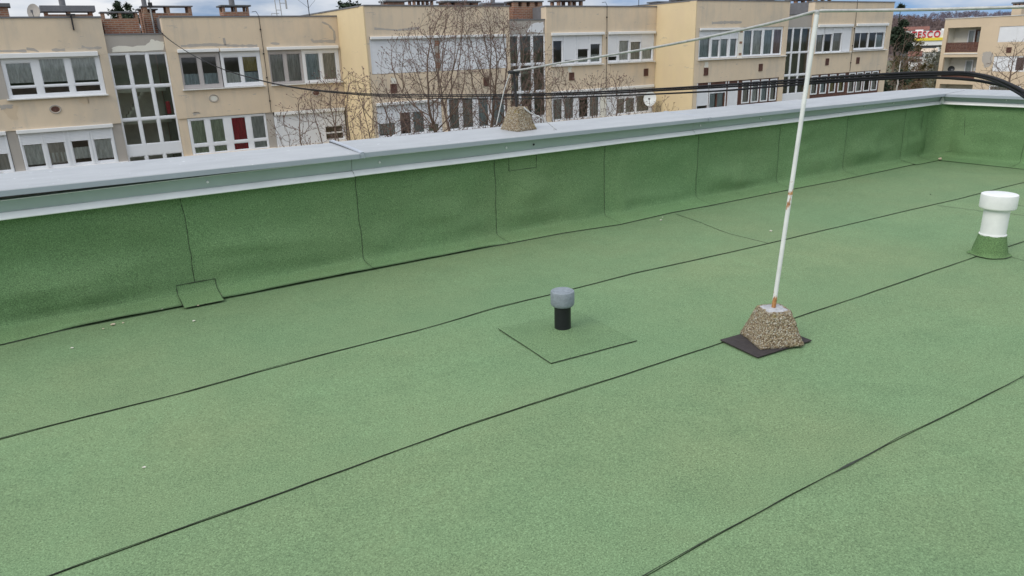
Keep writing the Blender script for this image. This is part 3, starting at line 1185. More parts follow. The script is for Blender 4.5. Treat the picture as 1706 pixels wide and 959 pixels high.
cabA = [(250, 8), (262, 45), (300, 78), (360, 110), (430, 132), (500, 146), (600, 155), (700, 157.5), (850, 157), (1000, 152.5), (1100, 147.5), (1200, 141.5), (1300, 134.5), (1400, 127.5), (1500, 122), (1560, 120.5), (1610, 121)]
cabB = [(250, 8), (262, 46), (300, 79), (360, 110.4), (430, 132.6), (500, 147), (600, 156.6), (700, 160), (850, 159.5), (1000, 155.5), (1100, 150.5), (1200, 145), (1300, 138.5), (1400, 132), (1500, 126.5), (1560, 124), (1610, 124)]
cabC = [(250, 8), (262, 47), (300, 79), (360, 110.8), (430, 133.2), (500, 147.8), (600, 158), (700, 163), (850, 164.5), (1000, 160), (1100, 156), (1200, 151), (1300, 143), (1400, 135.5), (1500, 130), (1560, 129), (1620, 133)]
tails = [[((1650, 128), 4.75), ((1680, 139), 4.5), ((1712, 156), 4.25), ((1770, 196), 3.9)], [((1650, 132), 4.75), ((1680, 145), 4.5), ((1712, 165), 4.25), ((1770, 215), 3.9)], [((1655, 139), 4.8), ((1685, 146), 4.6), ((1715, 154), 4.4), ((1780, 180), 4.1)]]
for i, (cb, tl, la) in enumerate(zip((cabA, cabB, cabC), tails, ('upper black overhead cable crossing in front of the beige flats', 'second black overhead cable hanging just under the upper one', 'lowest black overhead cable hanging a little apart below the other two'))):
    pts = [hang(*q) for q in cb] + [at(*q) for q in tl]
    pts[0] = A_ + Vector((0, 0, .02 * i))
    tag(MB().tube(smooth_line(pts, 6), [.0075 + .0032 * min(1, max(0, (k_ - 30) / 60)) - .0004 * i for k_ in range(len(smooth_line(pts, 6)))], 9).build('overhead_cable', MT['cable'], loc=pts[0], smooth=True), la, 'cable', 'overhead cables')

# stray chips of plaster and stone on the felt
chips = [((188, 541), .010, 'largest pinkish plaster chip on the felt near the left end of the wall'), ((205, 538), .005, 'small white stone chip right of the largest pinkish chip'), ((172, 548), .005, 'small dull chip left of the largest pinkish chip'), ((120, 580), .006, 'white stone chip lying alone on the felt nearest the left edge'),
         ((323, 535), .007, 'white stone chip below the small square felt patch'), ((367, 491), .007, 'orange crumb on the right corner of the small square felt patch'), ((330, 509), .005, 'orange crumb on the seam under the small square felt patch'), ((270, 515), .004, 'tiny white chip on the seam left of the small felt patch'), ((1101, 367), .009, 'white flake on the felt where the cross seam meets the wall'), ((1104, 362), .005, 'tiny white flake just above the larger white flake by the wall seam'),
         ((1284, 385), .010, 'white flake on the felt left of the thin white pole'), ((1566, 265), .022, 'tan debris heap at the inner corner of the parapet'), ((240, 779), .0055, 'white flake alone in the left foreground felt'), ((1550, 324), .006, 'dark speck on the far right felt'), ((1283, 320), .006, 'white crumb on the felt upstand left of the pole')]
for i, (q, s, la) in enumerate(chips):
    p = onZ(*q)
    if p.y > 4.12:
        p = onZ(*q, Z=.012)
    rr = random.Random(i)
    bm = bmesh.new()
    bmesh.ops.create_icosphere(bm, subdivisions=2, radius=1)
    for v in bm.verts:
        v.co = Vector((v.co.x * s * 1.0, v.co.y * s * .8, v.co.z * s * .45)) * (1 + .35 * rr.uniform(-1, 1))
    m = MB().add([p + v.co + Vector((0, 0, s * .3 + .001)) for v in bm.verts], [[v.index for v in f.verts] for f in bm.faces])
    bm.free()
    tag(m.build('stone_chip', MT['bitumen'] if 'dark' in la else (MT['chip'] if ('orange' in la or 'pink' in la or 'tan' in la) else MT['chip_white']), loc=p), la, 'chip', 'chips scattered on the roof felt')


# ------------------------------------------------------------------ the flats across the way
def window(root, Y, x0, x1, z0, z1, panes, frame='frame', box=None, sill=None, shut=(), curt=(), label=None, rec=.05, name='window', th=.07):
    """frame with openings; glass, curtains, shutters, shutter box and sill are its sub-parts"""
    y0 = Y + rec
    e_ = .035
    f = MB().plate(x0, x1, z0, z1, [(a - e_, b + e_, c - e_, d + e_) for (a, b, c, d) in panes], y0, y0 + th)
    # narrower sash inside every opening
    o = f.build(name, MT[frame], root, loc=((x0 + x1) / 2, y0, z0))
    if label:
        o['label'] = label
    gl = MB()
    sash = MB()
    for (a, b, c, d) in panes:
        gl.quad((a, y0 + .045, c), (b, y0 + .045, c), (b, y0 + .045, d), (a, y0 + .045, d))
        sash.plate(a - e_, b + e_, c - e_, d + e_, [(a, b, c, d)], y0 + .022, y0 + .044)
    gl.build('pane', MT['glass'], o)
    sash.build('sash', MT[frame], o)
    by = {}
    for (i, k, zt, zb) in curt:
        by.setdefault(k, []).append((panes[i], zt, zb))
    for k, lst in by.items():
        m = MB()
        for (a, b, c, d), zt, zb in lst:
            zz0 = c + (d - c) * zb
            zz1 = c + (d - c) * zt
            nn = max(8, int((b - a) / .03))
            ph = random.uniform(0, 6)
            base = len(m.v)
            for q in range(nn + 1):
                x = a - .02 + (b - a + .04) * q / nn
                yy = y0 + .09 + (.025 * math.sin(x * 42 + ph) + .012 * math.sin(x * 17 + ph * 2) if k != 'blind' else 0)
                m.v += [Vector((x, yy, zz0 - .01)), Vector((x, yy + .004, zz1 + .02))]
            for q in range(nn):
                r_ = base + q * 2
                m.f.append([r_, r_ + 2, r_ + 3, r_ + 1])
                m.mi.append(0)
        m.build('curtain', MT[k], o, smooth=(k != 'blind'))
    if shut:
        m = MB()
        for (a, b, c, d) in shut:
            nn = max(1, int(round((d - c) / .055)))
            for q in range(nn):
                za, zb = c + (d - c) * q / nn, c + (d - c) * (q + 1) / nn
                m.quad((a, y0 - .022, za), (b, y0 - .022, za), (b, y0 - .012, zb - .006), (a, y0 - .012, zb - .006))
                m.quad((a, y0 - .012, zb - .006), (b, y0 - .012, zb - .006), (b, y0 - .022, zb), (a, y0 - .022, zb))
            m.quad((a, y0 - .022, c), (a, y0 - .002, c), (b, y0 - .002, c), (b, y0 - .022, c))
        m.build('shutter', MT['shutter'], o)
        m = MB()
        for (a, b, c, d) in shut:
            for xx in sorted({round(v_, 2) for v_ in (a, b)}):
                m.box(xx - .025, xx + .025, y0 - .035, y0 - .001, z0 + .04, z1 - .002)
        m.build_each('guide_rail', MT['frame'], o)
    for bx in (box or ()):
        MB().box(bx[0], bx[1], Y - .10, Y + .045, bx[2], bx[3], .018).build('shutter_box', MT['box'], o)
    if sill:
        MB().box(sill[0], sill[1], Y - .13, y0 + .01, sill[2], sill[2] + .05, .008).build('sill', MT['sill'], o)
    return o


flats = empty('apartment_block', (13, 35, -9))
tag(flats, 'long beige apartment block in three staggered sections with white windows and glazed stairwells', 'apartment block')
GZ = -12


def section(Y, xa, xb, roof, rows, st, side, depth=11):
    """rows: list of (sill z, head z) from the top; st: (x0, x1, top) of the stair bay"""
    xl = xa + (.06 if side else 0)
    W, Wg = MB(), MB()
    spans = [(xl, st[0]), (st[1], xb)]
    tops = [roof] + [r[0] for r in rows]
    bots = [r[1] for r in rows] + [GZ]
    for (a, b) in spans:
        for t, bo in zip(tops, bots):
            W.box(a, b, Y, Y + .45, bo, t)
    W.build_each('wall', MT['wall'], flats)
    Wg.box(st[0] + .002, st[1] - .002, Y + .12, Y + .5, st[3], st[2])
    Wg.box(st[0] + .002, st[1] - .002, Y + .12, Y + .5, GZ, -2.98)
    Wg.build_each('stair_wall', MT['wall_grey'], flats)
    # rooms behind the window bands: floor slabs, a dim back wall and party walls
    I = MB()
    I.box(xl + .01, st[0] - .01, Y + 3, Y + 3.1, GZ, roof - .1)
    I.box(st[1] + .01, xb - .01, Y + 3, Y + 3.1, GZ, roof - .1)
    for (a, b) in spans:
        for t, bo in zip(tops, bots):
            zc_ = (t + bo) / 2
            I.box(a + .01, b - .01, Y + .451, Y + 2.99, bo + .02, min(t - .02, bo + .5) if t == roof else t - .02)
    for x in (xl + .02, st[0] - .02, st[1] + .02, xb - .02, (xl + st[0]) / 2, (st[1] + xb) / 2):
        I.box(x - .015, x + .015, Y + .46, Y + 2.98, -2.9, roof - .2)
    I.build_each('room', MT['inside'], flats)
    S = MB()
    S.box(st[0] + .05, st[1] - .05, Y + 3.0, Y + 3.1, GZ, st[2] - .1)
    S.box(st[0] - .14, st[0] - .001, Y + .46, Y + 3.0, GZ, st[2] - .1)
    S.box(st[1] + .001, st[1] + .14, Y + .46, Y + 3.0, GZ, st[2] - .1)
    S.box(st[0] + .05, st[1] - .05, Y + .6, Y + 2.9, st[2] - .5, st[2] - .12)
    for zz in (-1.25, .1):
        S.box(st[0] + .05, st[1] - .05, Y + 1.6, Y + 2.99, zz - .15, zz)
    for k in range(9):
        zz = -1.25 + k * .15
        S.box(st[0] + .15 + k * .11, st[0] + .26 + k * .11, Y + 1.0, Y + 1.55, zz - .12, zz)
    S.build_each('stairwell', MT['stairs'], flats)
    Rf = MB()
    for (a, b) in spans:
        Rf.box(a + .02, b - .02, Y + .2, Y + depth, roof - .3, roof - .15)
    Rf.box(st[0] - .0, st[1], Y + .2, Y + depth, st[2] - .15, st[2] - .02)
    Rf.build_each('roof', MT['roofing'], flats)
    E = MB()
    for (a, b) in spans:
        E.box(a - .03, b + .03, Y - .03, Y + .47, roof + .001, roof + .06)
    E.box(st[0] + .003, st[1] - .003, Y + .09, Y + .55, st[2] + .001, st[2] + .05)
    # upstand cheeks beside the sunken stair roof
    for x in (st[0] - .10, st[1]):
        E.box(x, x + .10, Y + .46, Y + 3.5, st[2], roof + .02)
    E.build_each('roof_edge', MT['roof_edge'], flats)
    B = MB().box(xl + .003, xb - .003, Y + depth - .2, Y + depth, GZ, roof)
    B.build('rear_wall', MT['wall'], flats)
    if side:
        MB().box(xa, xa + .058, Y - .001, Y + depth, GZ, roof).build('side_wall', MT['wall_side'], flats)
        MB().box(xa - .03, xa + .4, Y + .472, Y + depth, roof + .001, roof + .058).build('roof_edge', MT['roof_edge'], flats)
    else:
        MB().box(xa, xa + .058, Y + .46, Y + depth, GZ, roof).build('side_wall', MT['wall_side'], flats)
    MB().box(xb - .06, xb - .002, Y + .46, Y + depth - .21, GZ, roof - .002).build('side_wall', MT['wall'], flats)


def pier(Y, x0, x1, z0, z1, mat='wall', proud=.0):
    MB().box(x0, x1, Y - proud + .003, Y + .44, z0 + .001, z1 - .001).build('pier', MT[mat], flats)


ZR1 = [(0.0, 1.55), (-2.80, -1.20)]
section(35, -16, 12.945, 2.95, ZR1, (3.08, 5.30, 2.30, 1.60), False)
ZR2 = [(.36, 1.96), (-2.46, -.92)]
section(31.7, 12.95, 30.28, 3.22, ZR2, (20.50, 22.72, 2.60, 1.95), True)
S3 = 28.76
q3 = lambda x: x * 1.027
z3 = lambda z: (z - 1.3) * 1.027 + 1.3
ZR3 = [(z3(.44), z3(1.99)), (z3(-2.2), z3(-.76))]
section(S3, 30.29, q3(47.25), 3.36, ZR3, (q3(36.95), q3(39.2), z3(2.62), z3(1.95)), True)

# --- section one, upper row
cu = [(0, 'lace', 1, .12), (1, 'lace', 1, .1), (2, 'lace', 1, .1)]
pn = [(-.48, .32, .49, 1.31), (.64, 1.46, .49, 1.43), (1.72, 2.56, .50, 1.45), (-.48, .34, .14, .38), (.62, 1.46, .16, .38), (1.70, 2.57, .16, .38)]
window(flats, 35, -.62, 2.75, 0, 1.5, pn, box=[(-3.0, 2.72, 1.5, 1.68)], sill=(-.7, 2.80, -.05), curt=cu)
pier(35, -.98, -.625, 0, 1.55, 'wall_grey')
window(flats, 35, -4.5, -.99, 0, 1.5, [(-4.4, -2.9, .15, 1.4), (-2.7, -1.1, .15, 1.4)], curt=[(0, 'lace', 1, 0), (1, 'lace', 1, 0)])
pier(35, -16, -4.51, 0, 1.55)
pier(35, 2.76, 3.075, 0, 1.55)
pier(35, 5.305, 5.74, 0, 1.55)
window(flats, 35, 5.75, 7.40, .03, 1.52, [(5.83, 6.44, .20, 1.33), (6.64, 7.24, .20, 1.33)], 'frame_old', [(5.72, 7.41, 1.53, 1.67)], (5.68, 7.42, -.03), curt=[(0, 'blue_c', .38, 0), (1, 'blue_c', .38, 0)])
window(flats, 35, 7.44, 9.17, .03, 1.52, [(7.58, 8.20, .20, 1.28), (8.38, 9.0, .20, 1.28)], 'frame', [(7.47, 9.15, 1.53, 1.67)], (7.43, 9.22, -.03), curt=[(0, 'lace', .40, 0), (1, 'blue_c', .38, 0), (1, 'yellow_c', 1, .45)])
pier(35, 9.18, 9.52, .0, 1.55)
window(flats, 35, 9.53, 11.07, .03, 1.52, [(9.60, 10.18, .15, 1.34), (10.38, 10.97, .15, 1.34)], 'frame_old', [(9.49, 12.86, 1.53, 1.67)], (9.48, 11.08, -.03), curt=[(0, 'grey_c', 1, 0), (1, 'grey_c', 1, 0)])
window(flats, 35, 11.08, 12.86, .03, 1.52, [(11.25, 11.88, .15, 1.33), (12.08, 12.68, .15, 1.33)], 'frame', None, (11.09, 12.90, -.03), curt=[(0, 'blue_c', 1, 0), (1, 'grey_c', 1, 0)])
pier(35, 12.865, 12.94, .0, 1.55)
# lower row
pn = [(-.53, .08, -2.66, -1.35), (.28, .86, -2.66, -1.35), (1.14, 1.72, -2.66, -1.35), (1.95, 2.56, -2.66, -1.35)]
window(flats, 35, -.64, 2.70, -2.78, -1.33, pn, box=[(-.66, 2.74, -1.34, -1.19)], sill=(-1.4, 3.05, -2.83), shut=[(a - .07, b + .07, -1.78, -1.33) for a, b, _, _ in pn], curt=[(0, 'lace', .7, .06), (1, 'grey_c', .7, .04), (1, 'lace', .35, .08), (2, 'lace', .45, .12), (3, 'lace', .7, .06)])
pier(35, -.99, -.65, -2.8, -1.2, 'wall_grey', -.05)
window(flats, 35, -4.4, -1.01, -2.78, -1.33, [(-2.0, -1.12, -2.68, -1.4), (-3.2, -2.2, -2.68, -1.4), (-4.2, -3.4, -2.68, -1.4)], box=[(-4.4, -1.0, -1.34, -1.19)], shut=[(-4.3, -1.06, -2.05, -1.33)], curt=[(0, 'grey_c', 1, 0), (1, 'grey_c', 1, 0)])
pier(35, -16, -4.41, -2.8, -1.2)
pier(35, 2.71, 3.075, -2.8, -1.2, 'wall_grey', -.05)
pier(35, 5.305, 5.66, -2.8, -1.2, 'wall', -.05)
pn = [(5.80, 6.35, -2.31, -1.33), (6.62, 7.15, -2.31, -1.33), (7.53, 8.12, -2.31, -1.33), (8.40, 8.97, -2.31, -1.33), (5.80, 6.38, -2.74, -2.49), (6.62, 7.16, -2.74, -2.49), (7.50, 8.12, -2.74, -2.47), (8.40, 8.97, -2.74, -2.47)]
window(flats, 35, 5.67, 9.06, -2.80, -1.22, pn, sill=(5.55, 9.3, -2.86), curt=[(0, 'green_c', 1, 0), (1, 'green_c', 1, 0), (2, 'red_c', 1, 0), (3, 'blind', 1, 0), (4, 'green_c', 1, 0), (5, 'green_c', 1, 0), (6, 'red_c', 1, 0), (7, 'blind', 1, 0)], label='window with a bright red curtain between green ones')
pier(35, 9.07, 9.42, -2.8, -1.2, 'wall_grey', -.05)
window(flats, 35, 9.43, 12.86, -2.80, -1.36, [(9.55, 11.6, -2.7, -1.45), (11.84, 12.68, -2.33, -2.08), (11.84, 12.70, -2.66, -2.40), (11.84, 12.70, -1.95, -1.45)], box=[(9.46, 12.86, -1.36, -1.21)], sill=(9.4, 12.9, -2.86), shut=[(9.52, 10.6, -2.74, -1.36), (10.65, 11.75, -2.74, -1.36), (11.80, 12.76, -2.04, -1.36)])


def stair_window(Y, x0, x1, m1, m2, rows, zt, zb, curt=()):
    """three columns of panes; rows are transom heights; the lowest rail is a broad white panel"""
    pn = []
    for (a, b) in ((x0 + .07, m1 - .08), (m1 + .08, m2 - .08), (m2 + .08, x1 - .07)):
        for (c, d) in rows:
            pn.append((a, b, c, d))
    o = window(flats, Y, x0, x1, zb, zt, pn, rec=.14, name='stair_window')
    return o


stair_window(35, 3.085, 5.295, 3.80, 4.53, [(.31, 1.50), (-1.02, .16), (-2.13, -1.17), (-2.95, -2.66)], 1.598, -2.975)
m = MB().box(4.98, 5.16, 35.5, 35.62, -1.0, -.45, .04)
m.build('fire_extinguisher', MT['red_c'], flats)

# --- section two
Y2 = 31.7
window(flats, Y2, 13.12, 20.28, .38, 1.84, [(13.3, 15.6, .5, 1.75), (16.9, 18.1, .5, 1.75), (18.4, 20.1, .5, 1.75)], box=[(13.15, 20.2, 1.84, 1.96)], sill=None, shut=[(13.14, 15.45, .38, 1.84), (15.52, 16.28, .38, 1.84), (16.62, 18.5, .38, 1.84), (18.56, 20.26, .38, 1.84)])
MB().box(16.33, 16.57, Y2 + .004, Y2 + .10, .37, 1.90).build('pier', MT['wall_grey'], flats)
for zz in (.5, .95, 1.5):
    MB().box(16.35, 16.55, Y2 - .004, Y2 + .05, zz, zz + .25).build('rust_patch', MT['brick'], flats)
pier(Y2, 13.012, 13.115, .36, 1.96)
pier(Y2, 20.285, 20.495, .36, 1.96)
pn = [(13.24, 14.04, -2.36, -1.30), (14.32, 14.85, -2.36, -1.40), (15.0, 15.54, -2.36, -1.40), (15.78, 16.28, -2.36, -1.30)]
window(flats, Y2, 13.17, 16.50, -2.44, -1.02, pn, box=[(13.17, 16.5, -1.02, -.89)], sill=(13.1, 16.6, -2.50), shut=[(13.2, 14.10, -1.82, -1.03), (14.28, 14.9, -1.4, -1.03), (14.95, 15.6, -1.4, -1.03), (15.7, 16.34, -2.03, -1.03)], curt=[(0, 'lace', .6, .05), (1, 'pink_c', 1, .1), (2, 'blue_c', 1, 0), (3, 'green_c', .6, 0)])
pier(Y2, 13.012, 13.165, -2.46, -.92)
pier(Y2, 16.51, 16.80, -2.46, -.92, 'wall', -.03)
pn = [(16.94, 17.46, -2.35, -.97), (17.68, 18.24, -2.35, -.98), (18.58, 19.12, -2.35, -1.0), (19.36, 20.08, -2.36, -1.0)]
window(flats, Y2, 16.81, 20.2, -2.44, -.92, pn, sill=(16.8, 20.4, -2.5), curt=[(0, 'grey_c', 1, 0), (1, 'grey_c', 1, 0), (2, 'blue_c', 1, 0), (3, 'blue_c', 1, 0)])
pier(Y2, 20.21, 20.495, -2.46, -.92, 'wall', -.03)
stair_window(Y2, 20.505, 22.715, 21.12, 21.92, [(.56, 1.85), (-.80, .42), (-2.08, -.94), (-2.80, -2.5)], 1.948, -2.975)
pn = [(23.16, 23.72, .48, 1.60), (23.90, 24.55, .48, 1.60), (24.79, 25.45, .48, 1.60), (25.64, 26.27, .48, 1.60)]
window(flats, Y2, 23.08, 26.40, .37, 1.84, pn, box=[(23.02, 26.5, 1.83, 1.97)], sill=(23.0, 26.45, .31), shut=[(23.12, 23.78, 1.58, 1.83), (23.86, 24.62, .62, 1.83), (24.72, 25.52, 1.14, 1.83), (25.58, 26.34, 1.37, 1.83)], curt=[(2, 'lace', .22, 0), (3, 'lace', .3, 0)])
pier(Y2, 22.725, 23.07, .36, 1.96)
pier(Y2, 26.41, 26.78, .36, 1.96)
pn = [(26.84, 27.46, .50, 1.60), (27.64, 28.29, .50, 1.55), (28.47, 29.17, .50, 1.55), (29.33, 30.03, .50, 1.55)]
window(flats, Y2, 26.79, 30.18, .38, 1.84, pn, box=[(26.80, 30.22, 1.83, 1.97)], sill=(26.78, 30.2, .32), shut=[(26.81, 27.52, .70, 1.83), (27.58, 28.35, 1.50, 1.83), (28.41, 29.23, 1.42, 1.83), (29.27, 30.1, 1.03, 1.83)], curt=[(1, 'lace', 1, 0), (2, 'grey_c', 1, 0), (3, 'lace', 1, 0)])
pier(Y2, 30.19, 30.278, .36, 1.96)
pn = [(23.15, 23.70, -2.37, -1.33), (23.88, 24.46, -2.37, -1.33), (24.87, 25.45, -2.37, -1.36), (25.61, 26.20, -2.37, -1.36)]
window(flats, Y2, 23.0, 26.30, -2.46, -1.06, pn, box=[(22.98, 26.32, -1.06, -.92)], shut=[(23.05, 26.26, -1.33, -1.06)], curt=[(0, 'grey_c', 1, 0), (1, 'grey_c', 1, 0), (3, 'grey_c', 1, 0)])
pier(Y2, 22.725, 22.99, -2.46, -.92)
pier(Y2, 26.31, 26.75, -2.46, -.92, 'balcony_white', -.03)
pn = [(27.54, 28.08, -2.36, -1.40), (28.2, 28.82, -2.36, -1.40), (29.0, 29.95, -2.36, -1.40)]
window(flats, Y2, 26.76, 30.20, -2.46, -1.06, pn, box=[(26.8, 30.2, -1.06, -.92)], sill=(26.7, 30.22, -2.52), shut=[(26.8, 27.46, -2.40, -1.06), (27.5, 28.9, -1.58, -1.06), (28.95, 30.1, -1.5, -1.06)], curt=[(0, 'grey_c', 1, 0), (1, 'grey_c', 1, 0), (2, 'grey_c', 1, 0)])
pier(Y2, 30.21, 30.278, -2.46, -.92)


# --- section three (sizes given on its own plane)
def w3(x0, x1, z0, z1, panes, box=None, sill=None, shut=(), **kw):
    cv = lambda t: (q3(t[0]), q3(t[1]), z3(t[2]), z3(t[3]))
    return window(flats, S3, q3(x0), q3(x1), z3(z0), z3(z1), [cv(t) for t in panes], box=[cv(t) for t in box] if box else None, sill=(q3(sill[0]), q3(sill[1]), z3(sill[2])) if sill else None, shut=[cv(t) for t in shut], **kw)


def p3_(x0, x1, r, mat='wall', proud=0):
    pier(S3, q3(x0), q3(x1), ZR3[r][0], ZR3[r][1], mat, proud)


pn = [(29.90, 30.66, .54, 1.52), (30.86, 31.37, .54, 1.40), (31.50, 32.05, .54, 1.42), (32.27, 32.74, .54, 1.42)]
w3(29.82, 32.84, .45, 1.85, pn, [(29.83, 32.82, 1.86, 1.98)], (29.8, 36.9, .38), [(29.86, 30.72, 1.50, 1.85), (30.78, 31.43, 1.40, 1.85), (31.46, 32.15, 1.42, 1.85), (32.2, 32.8, 1.42, 1.85)], curt=[(0, 'blue_c', 1, 0), (1, 'blue_c', 1, 0), (2, 'blue_c', 1, 0), (3, 'blue_c', 1, 0)])
p3_(29.565, 29.81, 0)
p3_(32.85, 33.20, 0, 'balcony_white', .0)
for zz in (.55, 1.15, 1.72):
    MB().box(q3(32.93), q3(33.14), S3 - .006, S3 + .03, z3(zz), z3(zz + .12)).build('rust_patch', MT['brick'], flats)
pn = [(33.36, 33.96, .56, 1.80), (34.10, 34.80, .56, 1.80), (35.02, 35.68, .56, 1.82), (35.83, 36.46, .56, 1.83)]
w3(33.22, 36.55, .46, 1.98, pn, curt=[(0, 'blue_c', 1, 0), (1, 'lace', 1, 0), (2, 'blue_c', 1, 0), (3, 'pink_c', 1, 0)])
p3_(36.57, 36.94, 0)
stair_window(S3, q3(36.955), q3(39.195), q3(37.62), q3(38.37), [(z3(.62), z3(1.86)), (z3(-.63), z3(.50)), (z3(-1.72), z3(-.77))], z3(1.948), z3(-2.6))
pn = [(39.66, 40.34, .55, 1.50), (40.42, 41.15, .55, 1.52), (41.27, 42.10, .55, 1.58)]
w3(39.60, 43.06, .47, 1.92, pn, [(39.66, 43.06, 1.91, 2.06)], (39.5, 43.1, .42), [(39.63, 40.38, 1.5, 1.91), (40.40, 41.20, 1.52, 1.91), (41.24, 42.16, 1.57, 1.91), (42.2, 43.0, .5, 1.91)], curt=[(0, 'grey_c', 1, 0), (2, 'grey_c', 1, 0)])
p3_(39.21, 39.59, 0)
p3_(43.07, 43.38, 0)
pn = [(43.42, 44.06, .66, 1.54), (44.12, 44.84, .66, 1.54), (44.94, 45.74, .66, 1.54), (45.82, 46.56, .66, 1.54)]
w3(43.38, 46.72, .54, 1.94, pn, [(43.42, 46.80, 1.93, 2.08)], (43.3, 46.9, .46), [(43.4, 44.88, 1.54, 1.93), (44.92, 46.6, 1.54, 1.93)], curt=[(3, 'blue_c', .8, 0)])
p3_(46.73, 47.24, 0)
# lower row: old brown timber windows with white beading
p3_(29.565, 29.83, 1)
pn = [(29.93, 30.66, -2.1, -1.0), (30.86, 31.4, -2.1, -1.0), (31.5, 32.0, -2.1, -1.0), (32.4, 33.0, -2.1, -1.0)]
w3(29.84, 33.26, -2.2, -.78, pn, None, None, [(29.88, 30.72, -1.95, -1.0), (30.84, 32.1, -1.35, -1.0), (32.3, 33.05, -2.1, -1.0)], frame='wood', curt=[(1, 'blue_c', 1, 0), (2, 'blue_c', 1, 0)])
pn = [(33.48, 34.02, -2.02, -.86), (34.26, 34.80, -2.02, -.86), (35.05, 35.58, -2.02, -.86), (35.84, 36.35, -2.02, -.86)]
w3(33.28, 36.50, -2.2, -.78, pn, frame='wood', curt=[(0, 'grey_c', 1, 0), (1, 'lace', 1, 0), (2, 'blue_c', 1, 0), (3, 'grey_c', 1, 0)])


def beading(pn):
    m = MB()
    for (a, b, c, d) in pn:
        a, b, c, d = q3(a), q3(b), z3(c), z3(d)
        m.plate(a - .05, b + .05, c - .02, d + .04, [(a + .03, b - .03, c + .05, d - .03)], S3 + .022, S3 + .046)
    m.build('beading', MT['frame'], flats)


beading(pn)
p3_(36.52, 36.94, 1)
pn = [(39.60 + k * .90, 40.14 + k * .90, -1.90, -.86) for k in range(4)] + [(43.35 + k * .83, 43.93 + k * .83, -2.0, -.84) for k in range(4)]
w3(39.50, 46.64, -2.2, -.76, pn, frame='wood', curt=[(0, 'grey_c', 1, 0), (1, 'blue_c', 1, 0), (2, 'yellow_c', 1, 0), (3, 'yellow_c', 1, 0), (4, 'grey_c', 1, 0), (5, 'grey_c', 1, 0), (7, 'grey_c', 1, 0)])
beading(pn)
p3_(39.21, 39.49, 1)
p3_(46.65, 47.24, 1)

# wall vents, conductors, expansion joints
for (x, z, Y) in ((24.31, -.22, Y2), (29.6, -.23, Y2), (14.1, -.29, Y2), (19.04, -.24, Y2), (q3(30.44), z3(-.2), S3), (q3(34.81), z3(-.15), S3), (q3(40.86), z3(-.06), S3), (q3(43.98), z3(-.09), S3)):
    m = MB()
    m.plate(x - .16, x + .16, z - .20, z + .20, [(x - .12, x + .12, z - .16, z + .16)], Y - .035, Y - .001)
    for k in range(5):
        zz = z - .15 + k * .06
        m.add([(x - .12, Y - .004, zz + .05), (x + .12, Y - .004, zz + .05), (x + .12, Y - .030, zz), (x - .12, Y - .030, zz)], [(0, 1, 2, 3)])
    m.box(x - .12, x + .12, Y - .003, Y - .001, z - .16, z + .16)
    m.build('vent_grille', MT['wood'], flats)
for (x, z) in ((.83, -.48), (6.9, -.42), (11.55, -.45)):
    m = MB()
    rim = [Vector((x + .19 * math.cos(a / 20 * 6.2832), 35 - .012, z + .15 * math.sin(a / 20 * 6.2832))) for a in range(21)]
    m.tube(rim, .022, 6)
    o = m.build('vent_hole', MT['wall_grey'], flats)
    m = MB().add([(x + .15 * math.cos(a / 20 * 6.2832), 34.994, z + .11 * math.sin(a / 20 * 6.2832)) for a in range(20)], [list(range(20))])
    m.build('hole_disc', MT['wood'] if x != 6.9 else MT['balcony_white'], o)  # dark discs paint the shade inside an open hole; the middle one is pale
for (x, z1, z0, Y) in ((9.33, 2.95, -1.2, 35), (26.68, 3.22, -.92, Y2), (q3(43.25), 3.36, z3(-.7), S3)):
    m = MB().tube([(x - .25, Y + .1, z1 + .22), (x - .1, Y - .02, z1 + .24), (x, Y - .03, z1 + .05), (x + .01, Y - .03, (z1 + z0) / 2), (x - .01, Y - .03, z0)], .013, 6)
    for k in range(4):
        zz = z0 + (z1 - z0) * (k + .5) / 4
        m.box(x - .03, x + .03, Y - .045, Y - .001, zz - .03, zz + .03)
    m.build('down_conductor', MT['dark_iron'], flats)
MB().box(2.02, 2.07, 34.93, 34.999, 2.5, 3.1).box(1.9, 2.2, 34.9, 34.98, 3.03, 3.10).build('bracket', MT['dark_iron'], flats)


def irregular(Y, pts, mat, name='repair_patch', axis='y'):
    """a thin skin of bare render with a ragged outline"""
    rr = random.Random(len(pts) + int(pts[0][0] * 10))
    ring = []
    for (a, b) in zip(pts, pts[1:] + pts[:1]):
        for k in range(5):
            t = k / 5
            ring.append((a[0] + (b[0] - a[0]) * t + rr.uniform(-.05, .05), a[1] + (b[1] - a[1]) * t + rr.uniform(-.035, .035)))
    if axis == 'y':
        fr = [(x, Y - .004, z) for x, z in ring]
        bk = [(x, Y - .0005, z) for x, z in ring]
    else:
        fr = [(Y - .004, x, z) for x, z in ring]
        bk = [(Y - .0005, x, z) for x, z in ring]
    nn = len(ring)
    m = MB().add(fr + bk, [list(range(nn))] + [[i, (i + 1) % nn, nn + (i + 1) % nn, nn + i] for i in range(nn)])
    return m.build(name, MT[mat], flats)


def crack(Y, line, wdt, mat='wall_grey'):
    m = MB()
    rr = random.Random(int(abs(line[0][0]) * 7))
    pts = resample([(x, Y - .004, z) for x, z in line], .12)
    for i, p in enumerate(pts):
        t = (pts[min(i + 1, len(pts) - 1)] - pts[max(i - 1, 0)]).normalized()
        s = Vector((-t.z, 0, t.x))
        ww = wdt * rr.uniform(.35, 1)
        m.v += [p - s * ww / 2, p + s * ww / 2]
    for i in range(len(pts) - 1):
        m.f.append([2 * i, 2 * i + 1, 2 * i + 3, 2 * i + 2])
        m.mi.append(0)
    m.build('filled_crack', MT[mat], flats)


